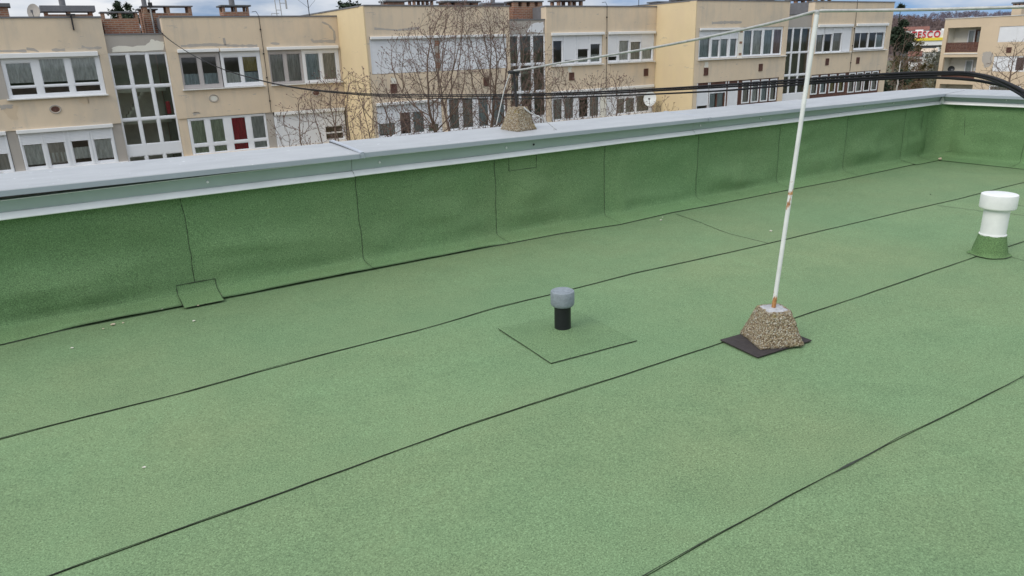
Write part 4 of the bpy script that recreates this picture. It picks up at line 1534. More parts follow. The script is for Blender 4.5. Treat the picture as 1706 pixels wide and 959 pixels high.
crack(35, [(-.6, 1.78), (.3, 1.76)], .12)
crack(35, [(.32, 1.84), (.55, 1.80), (.7, 1.72)], .10)
crack(35, [(1.15, 1.77), (1.6, 1.77)], .13)
crack(35, [(2.2, 1.88), (2.45, 1.80), (2.9, 1.82)], .12)
crack(35, [(5.9, 1.80), (7.1, 1.84), (8.2, 1.76), (9.1, 1.74)], .15)
crack(35, [(7.7, 2.1), (7.72, 1.8)], .12)
crack(35, [(9.7, 1.84), (10.1, 1.80)], .11)
crack(35, [(11.6, 1.98), (11.7, 1.86), (12.2, 1.88), (12.75, 1.85)], .17)
crack(35, [(12.2, 2.72), (12.5, 2.6), (12.75, 2.3), (12.74, 1.9)], .13)
crack(Y2, [(13.4, 2.30), (14.5, 2.22), (15.6, 2.3)], .12)
crack(S3, [(q3(30.7), 2.25), (q3(31.9), 2.28), (q3(33), 2.27)], .20)
irregular(35 + .116, [(3.3, 1.64), (5.25, 1.64), (5.25, 2.0), (4.8, 2.1), (4.5, 1.85), (3.3, 1.84)], 'balcony_white')
irregular(Y2 + .116, [(21.6, 2.05), (22.6, 2.0), (22.65, 2.5), (22.0, 2.45), (21.7, 2.2)], 'shutter')
irregular(35, [(1.75, -.10), (2.0, -.12), (2.05, -.32), (1.85, -.38), (1.72, -.25)], 'wall_far')
irregular(35, [(-.95, -.25), (-.4, -.25), (-.5, -.75), (-.75, -.8)], 'wall_far')
irregular(34.995, [(-1.0, -.2), (-.55, -.22), (-.6, -.34), (-1.0, -.36)], 'wall_grey')
irregular(35, [(5.9, -.98), (6.15, -.97), (6.2, -1.05), (5.92, -1.07)], 'wall_grey')
for (x, z) in ((24.2, -.02), (14.1, -.1)):
    irregular(Y2, [(x - .12, z + .02), (x + .12, z + .02), (x + .12, z + .28), (x - .12, z + .28)], 'balcony_white')
irregular(S3, [(q3(30.32), z3(.03)), (q3(30.62), z3(.03)), (q3(30.60), z3(.30)), (q3(30.34), z3(.30))], 'balcony_white')


# chimneys (px rectangle measured on a plane set back from the facade)
def chimney(px, Y, dep, slots=0, cap='roofing', base=None, flue=None, capover=.10, mat='brick', open_h=.22, capth=.08):
    x0p, x1p, yt, yb = px
    a, b = onY(x0p, (yt + yb) / 2, Y), onY(x1p, (yt + yb) / 2, Y)
    z1 = onY((x0p + x1p) / 2, yt, Y).z
    z0 = base if base is not None else onY((x0p + x1p) / 2, yb, Y).z - .4
    x0, x1 = a.x, b.x
    zb = z1 - capth - (open_h if slots else 0)
    o = MB().box(x0, x1, Y, Y + dep, z0, zb).build('chimney', MT[mat], flats, loc=((x0 + x1) / 2, Y, z0))
    if slots:
        m = MB()
        pw = (x1 - x0) * (.16 if slots > 2 else .08)
        for k in range(slots + 1):
            xx = x0 + (x1 - x0 - pw) * k / slots
            m.box(xx + .002, xx + pw - .002, Y + .002, Y + .2, zb + .001, z1 - capth - .001)
            m.box(xx + .002, xx + pw - .002, Y + dep - .2, Y + dep - .002, zb + .001, z1 - capth - .001)
        m.build_each('cap_post', MT[mat], o)
    MB().box(x0 - capover, x1 + capover, Y - capover, Y + dep + capover, z1 - capth, z1, .01).build('cap', MT[cap], o)
    if flue:
        fx, fw, fz = flue
        auto_smooth(MB().lathe((x0 + (x1 - x0) * fx, Y + dep / 2, z1), [(fw, -.02), (fw, fz), (fw * 1.25, fz + .01), (fw * 1.25, fz + .08)], 14).build('flue', MT['roof_edge'], o))
    return o


chimney((-14, 14, 5, 30), 36.6, .7, 0, 'roofing', capth=.14)
chimney((73, 154, 9, 30), 37.2, .8, 2, 'roof_edge', flue=(.42, .12, .6), capover=.12, open_h=.10, capth=.24)
chimney((172, 232, 19, 57), 36.0, .6, 2, 'roof_edge', base=2.2, open_h=.22, capth=.05, capover=.05)
chimney((242, 322, 9, 57), 36.3, .7, 2, 'roof_edge', base=2.2, open_h=.25, capth=.05, capover=.06, flue=(.06, .1, .8))
chimney((236, 262, 14, 57), 37.4, .5, 0, 'roofing', base=2.2, capth=.06)
chimney((372, 415, 8, 30), 37.0, .8, 2, 'roofing', flue=(.45, .13, .5), capth=.07)
chimney((645, 674, 0, 10), 33.8, .7, 0, 'roofing')
chimney((690, 722, -2, 10), 33.8, .7, 2, 'roofing')
chimney((742, 797, 1, 10), 33.5, .7, 3, 'roofing')
chimney((812, 840, 4, 10), 33.6, .6, 0, 'roof_edge', capth=.10, flue=(.5, .12, .3))
chimney((856, 904, 1, 30), 32.9, .8, 3, 'roofing', base=2.55, capth=.06, capover=.05)
chimney((931, 971, -1, 10), 33.6, .8, 2, 'roofing')
chimney((1095, 1130, 2, 10), 33.5, .7, 2, 'roofing')
chimney((1132, 1160, -2, 4), 33.5, .7, 2, 'roofing')
chimney((1185, 1226, -3, 4), 30.6, .7, 2, 'roofing')
chimney((1265, 1290, -3, 4), 30.6, .7, 2, 'roofing')
chimney((1326, 1352, -2, 24), 30.2, .7, 2, 'roofing', base=2.6)
chimney((1360, 1385, -5, 4), 31, .7, 2, 'roofing')

# aerials and dishes
p = onY(247, 25, 36.25)
am = empty('aerial_mast', (A_.x, 36.22, 2.3))
tag(am, 'thin steel pole beside the left brick chimney, holding the far end of the black cables', 'pole')
MB().tube([(A_.x, 36.22, 2.25), (A_.x - .02, 36.22, A_.z + .6)], .035, 8).build('pole', MT['wire'], am)
MB().box(A_.x - .08, A_.x + .08, 36.12, 36.24, A_.z - .08, A_.z + .1, .01).build('bracket', MT['dark_iron'], am)
b0 = onY(466, 30, 36)
lm = empty('lattice_mast', (b0.x, 36, 2.8))
tag(lm, 'grey lattice aerial frame on the left roof, right of a brick chimney', 'aerial')
m = MB()
for dx in (-.10, .12):
    m.tube([(b0.x + dx, 36, 2.8), (b0.x + dx - .08, 36, 5.2)], .02, 6)
for k in range(4):
    m.tube([(b0.x - .12 - k * .01, 36, 3.3 + k * .45), (b0.x + .12 - k * .01, 36, 3.3 + k * .45)], .015, 5)
m.build('ladder_frame', MT['wire'], lm)
MB().tube([(b0.x + .38, 36, 3.35), (b0.x + .33, 36, 5.2)], .04, 6).tube([(b0.x + .1, 36, 3.6), (b0.x + .38, 36, 3.6)], .015, 5).build('antenna_panel', MT['wire'], lm)
MB().tube([(b0.x - .35, 36, 3.15), (b0.x, 36, 3.15)], .015, 5).tube([(b0.x - .35, 36, 2.8), (b0.x - .35, 36, 3.15)], .015, 5).build('stay', MT['wire'], lm)
b1 = onY(516, 28, 37)
ta = empty('tv_aerial', (b1.x, 37, 2.8))
tag(ta, 'thin roof aerial with one long crossbar near the right end of the left roof', 'aerial')
MB().tube([(b1.x, 37, 2.8), (b1.x - .03, 37, 4.4)], .02, 6).build('pole', MT['dark_iron'], ta)
m = MB().tube([(b1.x - 1.1, 37, 3.86), (b1.x + .9, 37, 4.0)], .014, 5)
for k in range(9):
    xx = b1.x - 1.05 + k * .23
    m.tube([(xx, 36.7, 3.87 + k * .016), (xx, 37.3, 3.87 + k * .016)], .008, 4)
m.tube([(b1.x - .6, 37, 3.9), (b1.x, 37, 3.45)], .008, 4).tube([(b1.x + .5, 37, 3.95), (b1.x, 37, 3.45)], .008, 4)
m.build('crossbar', MT['dark_iron'], ta)
b2 = onY(1064, 12, 33)
tb_ = empty('tv_aerial', (b2.x, 33, 3.1))
tag(tb_, 'short bare stick aerial on the middle roof, right of its last brick chimney', 'aerial')
MB().tube([(b2.x, 33, 3.05), (b2.x, 33, 4.3)], .02, 6).build('pole', MT['dark_iron'], tb_)
b3 = onY(634, 6, 33)
tc_ = empty('tv_aerial', (b3.x, 33, 3.1))
tag(tc_, 'pair of thin rods above the left corner of the middle roof', 'aerial')
MB().tube([(b3.x, 33, 3.05), (b3.x - .02, 33, 4.5)], .018, 6).tube([(b3.x + .12, 33, 3.05), (b3.x + .1, 33, 4.5)], .018, 6).tube([(b3.x, 33, 3.5), (b3.x + .12, 33, 3.5)], .012, 5).build('pole', MT['wire'], tc_)


def dish(c, r, facing, label, mat='dish', tall=1.0, base_z=None):
    o = empty('satellite_dish', c)
    tag(o, label, 'satellite dish')
    c = Vector(c)
    fz = Vector(facing).normalized()
    fx = fz.cross(Vector((0, 0, 1))).normalized()
    fy_ = fx.cross(fz)
    m = MB()
    NN = 24
    for side in (0, 1):
        for i in range(5):
            rr_ = r * i / 4
            for k in range(NN):
                a = 2 * math.pi * k / NN
                m.v.append(c + fx * rr_ * math.cos(a) + fy_ * rr_ * tall * math.sin(a) + fz * (.30 * rr_ * rr_ / r - .02 * side))
    for side in (0, 1):
        for i in range(4):
            for k in range(NN):
                a = side * 5 * NN + i * NN + k
                b = side * 5 * NN + i * NN + (k + 1) % NN
                m.f.append([a, b, b + NN, a + NN])
                m.mi.append(0)
    m.build('reflector', MT[mat], o, smooth=True)
    MB().tube([c - fy_ * r * .9 + fz * .1, c + fz * r * 1.1 - fy_ * r * .2], .015, 6).box(*(lambda q: (q.x - .04, q.x + .04, q.y - .04, q.y + .04, q.z - .05, q.z + .05))(c + fz * r * 1.1 - fy_ * r * .2)).build('feed_arm', MT['roof_edge'], o)
    MB().tube([c - fz * .02, c - fz * .25, Vector((c.x - fz.x * .25, c.y - fz.y * .25, base_z if base_z is not None else c.z - r))], .025, 6).build('bracket', MT['roof_edge'], o)


dish(onY(1083, 165, Y2 - .45), .36, (-.75, -.62, .30), 'pale oval satellite dish beside the low windows of the middle section', tall=1.15)
p = onY(58, 25, 36.2)
dish((p.x, 36.2, 3.22), .23, (-.3, -.9, .3), 'small grey satellite dish standing on the roof edge at far left', 'wall_grey', 1.4, 2.8)


# ------------------------------------------------------------------ right-hand block with balconies
# built along its own facade (x to the right, y into the building), then turned to stand at right angles to the long block
YB = 0.
SB = 1.12
BX, BY = 80.6, 42.1
X = lambda x: (x - 68.95) * .505 * SB
Z = lambda z: (z - 1.3) * SB + 1.3
b2o = empty('apartment_block', (0, 0, -12))
tag(b2o, 'sand-coloured apartment block with two recessed balconies, cut off by the right edge', 'apartment block')
holes = [(X(69.65), X(75.3), Z(-.30), Z(1.84)), (X(69.65), X(75.5), Z(-2.65), Z(-.72))] + [(X(69.65), X(75.5), Z(-5.0), Z(-3.1)), (X(78.3), X(83.3), Z(.5), Z(1.8)), (X(78.2), X(83.3), Z(-1.95), Z(-.66)), (X(78.2), X(83.3), Z(-4.4), Z(-3.1))]
MB().plate(X(68.95), X(92), -12, Z(2.62), holes, YB, YB + .3).build('wall', MT['wall_far'], b2o)
m = MB().box(X(68.95), X(69.2), YB + .301, YB + 11, -12, Z(2.62)).box(X(91.8), X(92), YB + .301, YB + 11, -12, Z(2.62)).box(X(69.21), X(91.79), YB + 10.8, YB + 11, -12, Z(2.62))
m.build_each('wall', MT['wall_far'], b2o)
MB().box(X(69.21), X(91.79), YB + .31, YB + 10.79, Z(2.35), Z(2.5)).build('roof', MT['roofing'], b2o)
MB().box(X(68.9), X(92.05), YB - .06, YB + .36, Z(2.62) + .001, Z(2.62) + .06).build('roof_edge', MT['sill'], b2o)
MB().box(X(69.25), X(75.8), YB + 1.6, YB + 1.75, -8, Z(2.3)).box(X(75.55), X(75.75), YB + .31, YB + 1.59, -8, Z(2.3)).box(X(69.21), X(69.5), YB + .31, YB + 1.59, -8, Z(2.3)).build_each('balcony_wall', MT['balcony_white'], b2o)
MB().box(X(69.5), X(75.54), YB + .31, YB + 1.59, Z(-.45), Z(-.31)).box(X(69.5), X(75.54), YB + .31, YB + 1.59, Z(1.86), Z(2.0)).box(X(69.5), X(75.54), YB + .31, YB + 1.59, Z(-2.85), Z(-2.66)).build_each('balcony_slab', MT['balcony_white'], b2o)
m = MB()
for k in range(7):
    m.box(X(69.65), X(75.3), YB + .05 + .004 * (k % 2), YB + .09, Z(-.28) + k * .135, Z(-.28) + k * .135 + .13)
m.build('balcony_panel', MT['wood'], b2o)['label'] = 'brown timber panel of the upper balcony'
MB().box(X(69.65), X(75.5), YB + .05, YB + .1, Z(-2.64), Z(-1.95)).build('balcony_panel', MT['wood'], b2o)
MB().box(X(69.6), X(75.4), YB - .05, YB + .28, Z(-.46), Z(-.38), .02).build('balcony_ledge', MT['sill'], b2o)


def simple_window(x0, x1, z0, z1, fr, Y, root, cu='grey_c', shutter=False):
    f = MB().plate(x0, x1, z0, z1, [(x0 + .12, x1 - .12, z0 + .12, z1 - .12)], Y, Y + .08).build('window', MT[fr], root, loc=(x0, Y, z0))
    if shutter:
        m = MB()
        nn = int((z1 - z0 - .1) / .06)
        for q in range(nn):
            za = z0 + .05 + q * .06
            m.quad((x0 + .05, Y - .03, za), (x1 - .05, Y - .03, za), (x1 - .05, Y - .02, za + .054), (x0 + .05, Y - .02, za + .054))
            m.quad((x0 + .05, Y - .02, za + .054), (x1 - .05, Y - .02, za + .054), (x1 - .05, Y - .03, za + .06), (x0 + .05, Y - .03, za + .06))
        m.build('shutter', MT['shutter'], f)
    else:
        MB().quad((x0 + .12, Y + .05, z0 + .12), (x1 - .12, Y + .05, z0 + .12), (x1 - .12, Y + .05, z1 - .12), (x0 + .12, Y + .05, z1 - .12)).build('pane', MT['glass'], f)
        MB().box(x0 + .1, x1 - .1, Y + .10, Y + .12, z0 + .1, z1 - .1).build('curtain', MT[cu], f)
    return f


simple_window(X(73.3), X(75.3), Z(.10), Z(1.62), 'wood', YB + 1.46, b2o, 'grey_c')
simple_window(X(72.0), X(73.25), Z(-.25), Z(1.62), 'frame', YB + 1.46, b2o, 'blind')
simple_window(X(72.3), X(73.7), Z(-2.6), Z(-1.0), 'frame', YB + 1.46, b2o, 'lace')
simple_window(X(74.0), X(75.0), Z(-2.1), Z(-1.7), 'frame', YB + 1.46, b2o, 'green_c')
simple_window(X(78.3), X(81.2), Z(.5), Z(1.8), 'frame', YB + .06, b2o, shutter=True)
simple_window(X(81.2), X(83.3), Z(.5), Z(1.8), 'frame', YB + .06, b2o, shutter=True)
simple_window(X(78.2), X(81.6), Z(-1.95), Z(-.66), 'frame', YB + .06, b2o, shutter=True)
simple_window(X(81.6), X(83.3), Z(-1.95), Z(-.66), 'frame', YB + .06, b2o, 'pink_c')
simple_window(X(78.2), X(83.3), Z(-4.4), Z(-3.1), 'frame', YB + .06, b2o, 'grey_c')
x_, z_ = X(80.4), Z(-.15)
MB().plate(x_ - .22, x_ + .22, z_ - .25, z_ + .25, [(x_ - .15, x_ + .15, z_ - .18, z_ + .18)], YB - .05, YB - .001).box(x_ - .15, x_ + .15, YB - .01, YB - .002, z_ - .18, z_ + .18).build('vent_grille', MT['wood'], b2o)
ca, cb, zt = 5.57, 6.42, 3.62
o = MB().box(ca, cb, 1.2, 2.0, Z(2.4), zt).build('chimney', MT['wall_far'], b2o)
m = MB()
for k in range(3):
    xx = ca + (cb - ca - .2) * k / 2
    m.box(xx, xx + .2, 1.21, 1.99, zt + .001, zt + .28)
m.build_each('cap_post', MT['brick'], o)
MB().box(ca - .1, cb + .1, 1.1, 2.1, zt + .281, zt + .42).build('cap', MT['roofing'], o)
fl = [(X(76.2), Z(-.3)), (X(77.6), Z(-.25)), (X(78.2), Z(-.8)), (X(77.9), Z(-1.5)), (X(76.9), Z(-1.7)), (X(76.3), Z(-1.0))]
ring = []
rr = random.Random(2)
for (p_, q_) in zip(fl, fl[1:] + fl[:1]):
    for k in range(5):
        ring.append((p_[0] + (q_[0] - p_[0]) * k / 5 + rr.uniform(-.1, .1), YB - .006, p_[1] + (q_[1] - p_[1]) * k / 5 + rr.uniform(-.08, .08)))
nn = len(ring)
MB().add(ring + [(x, YB - .001, z) for x, _, z in ring], [list(range(nn))] + [[i, (i + 1) % nn, nn + (i + 1) % nn, nn + i] for i in range(nn)]).build('repair_patch', MT['wall_grey'], b2o)
b2o.location = (BX, BY, -12)
b2o.rotation_euler = (0, 0, -math.pi / 2)
dish((BX - .1, BY - X(71.35), Z(-1.78)), .33, (-.75, -.6, .2), 'dark round satellite dish on the lower balcony of the sand-coloured block', 'black_plastic')

# ------------------------------------------------------------------ supermarket and houses further off
ctr = EYE + ray(1540, 57) * 300
fwd = Vector((-ctr.x, -ctr.y, 0)).normalized()
ux = Vector((-fwd.y, fwd.x, 0))
if ux.dot(c_r) < 0:
    ux = -ux
sm = empty('supermarket', (ctr.x, ctr.y, -12))
tag(sm, 'low white shop building with big red lettering over a yellow band, far off', 'shop building')


def lbox(u0, u1, d0, d1, z0, z1):
    m = MB()
    vs = []
    for z in (z0, z1):
        for d in (d0, d1):
            for u in (u0, u1):
                q = Vector((ctr.x, ctr.y, 0)) + ux * u - fwd * d
                vs.append((q.x, q.y, z))
    return m.add(vs, [(0, 2, 3, 1), (4, 5, 7, 6), (0, 1, 5, 4), (2, 6, 7, 3), (0, 4, 6, 2), (1, 3, 7, 5)])


px = 300 / F
zz = lambda y: 1.3 - (y - 57.3) * px
lbox(-8.0, 40, 0, 40, -12, zz(75)).build('shopfront', MT['shade_grey'], sm)
lbox(-7.6, 40, -.4, 40, zz(62), zz(51)).build('wall', MT['white_paint'], sm)
lbox(-9.5, 40, -1.2, 30, zz(66.5), zz(62) - .01).build('canopy', MT['sign_yellow'], sm)
lbox(-6.0, 40, -.8, 30, zz(74), zz(66.5) - .01).build('canopy', MT['white_paint'], sm)
lbox(-3.5, -.6, 1, 5, zz(51) + .01, zz(48.6)).build('roof_plant', MT['white_paint'], sm)
lbox(6.0, 9.0, 1, 5, zz(51) + .01, zz(48)).build('roof_plant', MT['white_paint'], sm)
lbox(1.6, 2.7, -.7, -.41, zz(62.0), zz(60.0)).build('lamp_box', MT['shade_grey'], sm)
lbox(5.0, 40, -1.0, -.81, zz(84), zz(77)).build('trolley_shelter', MT['white_paint'], sm)
cu_ = bpy.data.curves.new('lettering', 'FONT')
cu_.body = 'TESCO'
cu_.size = 3.6
cu_.extrude = .15
cu_.offset = .07
cu_.space_character = 1.22
cu_.align_x = 'CENTER'
tmp = bpy.data.objects.new('lettering', cu_)
COL.objects.link(tmp)
bpy.context.view_layer.update()
me = bpy.data.meshes.new_from_object(tmp)
me.name = 'lettering'
xs_ = [v.co.x for v in me.vertices]
for v in me.vertices:
    v.co.x *= 10.4 / (max(xs_) - min(xs_))
bpy.data.objects.remove(tmp)
me.materials.clear()
me.materials.append(MT['sign_red'])
lt = bpy.data.objects.new('lettering', me)
COL.objects.link(lt)
lt.parent = sm
org = Vector((ctr.x, ctr.y, 0)) + ux * .6 + fwd * .6
mw = Matrix((ux, Vector((0, 0, 1)), ux.cross(Vector((0, 0, 1))))).transposed().to_4x4()
mw.translation = Vector((org.x, org.y, zz(61.3))) - Vector(sm.location)
lt.matrix_local = mw


def house(px_, dist, wdt, hgt, rf, label, wallm='white_paint', roofm='tile'):
    c = EYE + ray(*px_) * dist
    o = empty('house', (c.x, c.y, -12))
    tag(o, label, 'house', 'distant houses')
    f_ = Vector((-c.x, -c.y, 0)).normalized()
    u_ = Vector((f_.y, -f_.x, 0))
    P = lambda u, d, z: Vector((c.x, c.y, 0)) + u_ * u - f_ * d + Vector((0, 0, z))
    w2 = wdt / 2
    zt_ = c.z
    vs = [P(-w2, 0, -12), P(w2, 0, -12), P(w2, 8, -12), P(-w2, 8, -12), P(-w2, 0, zt_), P(w2, 0, zt_), P(w2, 8, zt_), P(-w2, 8, zt_)]
    MB().add(vs, [(0, 1, 5, 4), (1, 2, 6, 5), (2, 3, 7, 6), (3, 0, 4, 7)]).build('wall', MT[wallm], o)
    rv = [P(-w2 - .4, -.5, zt_ - .1), P(w2 + .4, -.5, zt_ - .1), P(w2 + .4, 8.5, zt_ - .1), P(-w2 - .4, 8.5, zt_ - .1), P(-w2 - .4, 4, zt_ + rf), P(w2 + .4, 4, zt_ + rf)]
    MB().add(rv, [(0, 1, 5, 4), (2, 3, 4, 5), (1, 2, 5), (3, 0, 4)]).build('roof', MT[roofm], o)
    for k in (-1, 0, 1):
        q = [P(k * w2 * .55 - .5, -.03, zt_ - 2), P(k * w2 * .55 + .5, -.03, zt_ - 2), P(k * w2 * .55 + .5, -.03, zt_ - .8), P(k * w2 * .55 - .5, -.03, zt_ - .8)]
        q2 = [v + f_ * -.1 for v in q]
        MB().add(q + q2, [(0, 1, 2, 3), (0, 4, 5, 1), (1, 5, 6, 2), (2, 6, 7, 3), (3, 7, 4, 0)]).build('window', MT['shade_grey'], o)


house((1524, 93), 250, 3.6, 4, 1.6, 'small house with an orange-red roof half hidden in shrubs below the shop')
house((1526, 50), 420, 13, 5, 2.0, 'long red-roofed house showing just above the shop roof')
house((1545, 86), 275, 6, 4, 1.2, 'pale house with a reddish roof close under the shop front', roofm='chip')


# ------------------------------------------------------------------ trees
def colonize(base, fork, attract, step, infl, kill, up, iters, seed, stems=()):
    """grow a branch skeleton towards a cloud of points"""
    rng = np.random.default_rng(seed)
    A = np.array(attract, float)
    nodes = [np.array(base, float)]
    par_ = [-1]
    d = np.array(fork, float) - nodes[0]
    k = max(1, int(np.linalg.norm(d) / step))
    for i in range(1, k + 1):
        nodes.append(nodes[0] + d * i / k + rng.normal(0, step * .04, 3))
        par_.append(len(nodes) - 2)
    froot = len(nodes) - 1
    for s in stems:
        s = np.array(s, float)
        k = max(1, int(np.linalg.norm(s - nodes[froot]) / step))
        a0_ = nodes[froot].copy()
        pr = froot
        for i in range(1, k + 1):
            t = i / k
            q = a0_ + (s - a0_) * np.array([t ** .8, t ** .8, t])
            nodes.append(q + rng.normal(0, step * .06, 3))
            par_.append(pr)
            pr = len(nodes) - 1
    near = np.full(len(A), 1e9)
    who = np.zeros(len(A), int)
    new = list(range(len(nodes)))
    alive = np.ones(len(A), bool)
    kidn = {}
    for it in range(iters):
        for j in new:
            dd = np.linalg.norm(A - nodes[j], axis=1)
            b = dd < near
            near[b] = dd[b]
            who[b] = j
        alive &= near > kill
        act = alive & (near < infl)
        if not act.any():
            break
        new = []
        grp = {}
        for i in np.nonzero(act)[0]:
            grp.setdefault(who[i], []).append(i)
        for j, idx in grp.items():
            if kidn.get(j, 0) >= 3:
                alive[idx] = False
                continue
            kidn[j] = kidn.get(j, 0) + 1
            v = A[idx] - nodes[j]
            v /= np.linalg.norm(v, axis=1)[:, None]
            v = v.sum(0)
            v /= (np.linalg.norm(v) + 1e-9)
            pd = nodes[j] - nodes[par_[j]] if par_[j] >= 0 else np.array([0, 0, 1.])
            v = v + np.array([0, 0, up]) + .5 * pd / (np.linalg.norm(pd) + 1e-9) + rng.normal(0, .07, 3)
            v /= np.linalg.norm(v)
            nodes.append(nodes[j] + v * step)
            par_.append(j)
            new.append(len(nodes) - 1)
        if len(nodes) > 9000:
            break
    return nodes, par_


def tree(name, label, cat, base, fork, attract, step=.22, infl=1.6, kill=.35, up=.25, iters=90, seed=1, stems=(), tip=.0060, expo=2.08, bark='bark', twig='twig', buds=True, twigs=3, twl=.30, group=None, thick=.06):
    nodes, pr = colonize(base, fork, attract, step, infl, kill, up, iters, seed, stems)
    n_ = len(nodes)
    kids = [[] for _ in range(n_)]
    for i in range(1, n_):
        kids[pr[i]].append(i)
    rad = np.zeros(n_)
    for i in range(n_ - 1, -1, -1):
        rad[i] = tip if not kids[i] else (sum(rad[k] ** expo for k in kids[i])) ** (1 / expo)
    rnd = random.Random(seed)
    T, B_, U = MB(), MB(), MB()
    o = empty(name, base)
    tag(o, label, cat, group)
    stack = [(0, -1)]
    while stack:
        s, frm = stack.pop()
        chain = [s] if frm < 0 else [frm, s]
        while kids[chain[-1]]:
            ks = sorted(kids[chain[-1]], key=lambda q: -rad[q])
            for q in ks[1:]:
                stack.append((q, chain[-1]))
            chain.append(ks[0])
        if len(chain) < 2:
            continue
        rr_ = [rad[q] for q in chain]
        if frm >= 0:
            rr_[0] = rr_[1]
        big = [i for i, r_ in enumerate(rr_) if r_ > thick]
        cut = (big[-1] + 1) if big and big[0] == 0 else 0
        P = [nodes[q] for q in chain]
        if cut >= 2:
            T.tube(P[:cut + 1] if cut < len(P) else P, rr_[:cut + 1] if cut < len(P) else rr_, 7, cap=False)
        rest = P[max(0, cut):] if cut else P
        rre = rr_[max(0, cut):] if cut else rr_
        if len(rest) >= 2:
            B_.tube(rest, rre, 5 if max(rre) > .02 else 4, cap=False)
    for i in range(n_):
        small = rad[i] < tip * 3.0
        if not kids[i] or (small and rnd.random() < .45):
            p_ = Vector(nodes[i])
            dr = (Vector(nodes[i]) - Vector(nodes[pr[i]])).normalized() if pr[i] >= 0 else Vector((0, 0, 1))
            for k in range(twigs if not kids[i] else 1):
                dv = (dr + Vector((rnd.gauss(0, .42), rnd.gauss(0, .42), rnd.gauss(.25, .25)))).normalized()
                l_ = twl * rnd.uniform(.5, 1.3)
                e1 = p_ + dv * l_ * .55
                e2 = e1 + (dv + Vector((0, 0, .28))).normalized() * l_ * .5
                B_.tube([p_, e1, e2], [tip * .85, tip * .7, tip * .5], 3, cap=False)
                if buds:
                    bd = (e2 - e1).normalized()
                    U.tube([e2 - bd * .005, e2 + bd * .03, e2 + bd * .065], [.004, .015, .003], 4)
    if T.v:
        T.build('trunk', MT[bark], o, smooth=True)
    B_.build('crown', MT[twig], o, smooth=True)
    if buds and U.v:
        U.build('buds', MT['bud'], o)
    return o


def vase(cx, cy, z0, z1, r, n_, seed, ry=None, squash=1.):
    rng = np.random.default_rng(seed)
    out = []
    while len(out) < n_:
        t = rng.uniform(0, 1)
        z = z0 + (z1 - z0) * t
        prof_ = (.30 + .70 * min(1, t / .55) ** .7) * (1 - max(0, (t - .6) / .4) ** 2 * .72)
        a = rng.uniform(0, 6.283)
        q = math.sqrt(rng.uniform(.04, 1)) * prof_
        out.append((cx + r * q * math.cos(a), cy + (ry or r) * q * math.sin(a), z))
    return out


tree('bare_tree', 'largest bare tree, many upright budded branches reaching the roofline of the middle section', 'tree', (13.5, 24, -11), (13.5, 24, -5.0), vase(13.7, 24, -3.4, 2.75, 3.5, 3000, 1, 2.4), seed=11,
     stems=[(12.0, 23.8, -1.2), (13.0, 24.5, -1.5), (14.4, 23.7, -1.4), (15.4, 24.2, -1.4), (11.2, 24.2, -2.2)], up=.2, kill=.20, step=.16, group='bare trees in front of the flats')
tree('bare_tree', 'bare tree with arching branches low in front of the red-curtained left section', 'tree', (10.2, 23, -11), (10.0, 23, -5.2), vase(8.6, 23, -4.0, .55, 2.6, 1200, 2, 2.0), seed=12,
     stems=[(9.6, 23, -3.2), (8.4, 22.8, -3.0), (7.4, 23.2, -3.2)], up=.12, kill=.21, step=.17, group='bare trees in front of the flats')
tree('bare_tree', 'spreading bare tree with low branches just right of the concrete block on the parapet', 'tree', (16.6, 24.5, -11), (16.8, 24.5, -5.2), vase(17.7, 24.5, -4.0, .25, 1.9, 800, 3), seed=13,
     stems=[(17.2, 24.5, -3.0), (18.2, 24.3, -3.1)], up=.15, kill=.21, step=.17, group='bare trees in front of the flats')
tree('bare_tree', 'small twiggy bare tree rising below the windows left of the satellite dish', 'tree', (20.6, 25, -11), (20.6, 25, -4.6), vase(21.1, 25, -3.6, .05, 1.7, 480, 4), seed=14, stems=[(20.4, 25, -2.9), (21.4, 25, -2.8)], up=.3, kill=.21, step=.17, group='bare trees in front of the flats')
tree('bare_tree', 'low thin bush tips showing over the coping right of the satellite dish', 'shrub', (24.2, 25, -11), (24.2, 25, -4.2), vase(24.4, 25, -3.6, -1.15, .8, 90, 5), seed=15, up=.3, kill=.21, step=.17, group='bare trees in front of the flats')


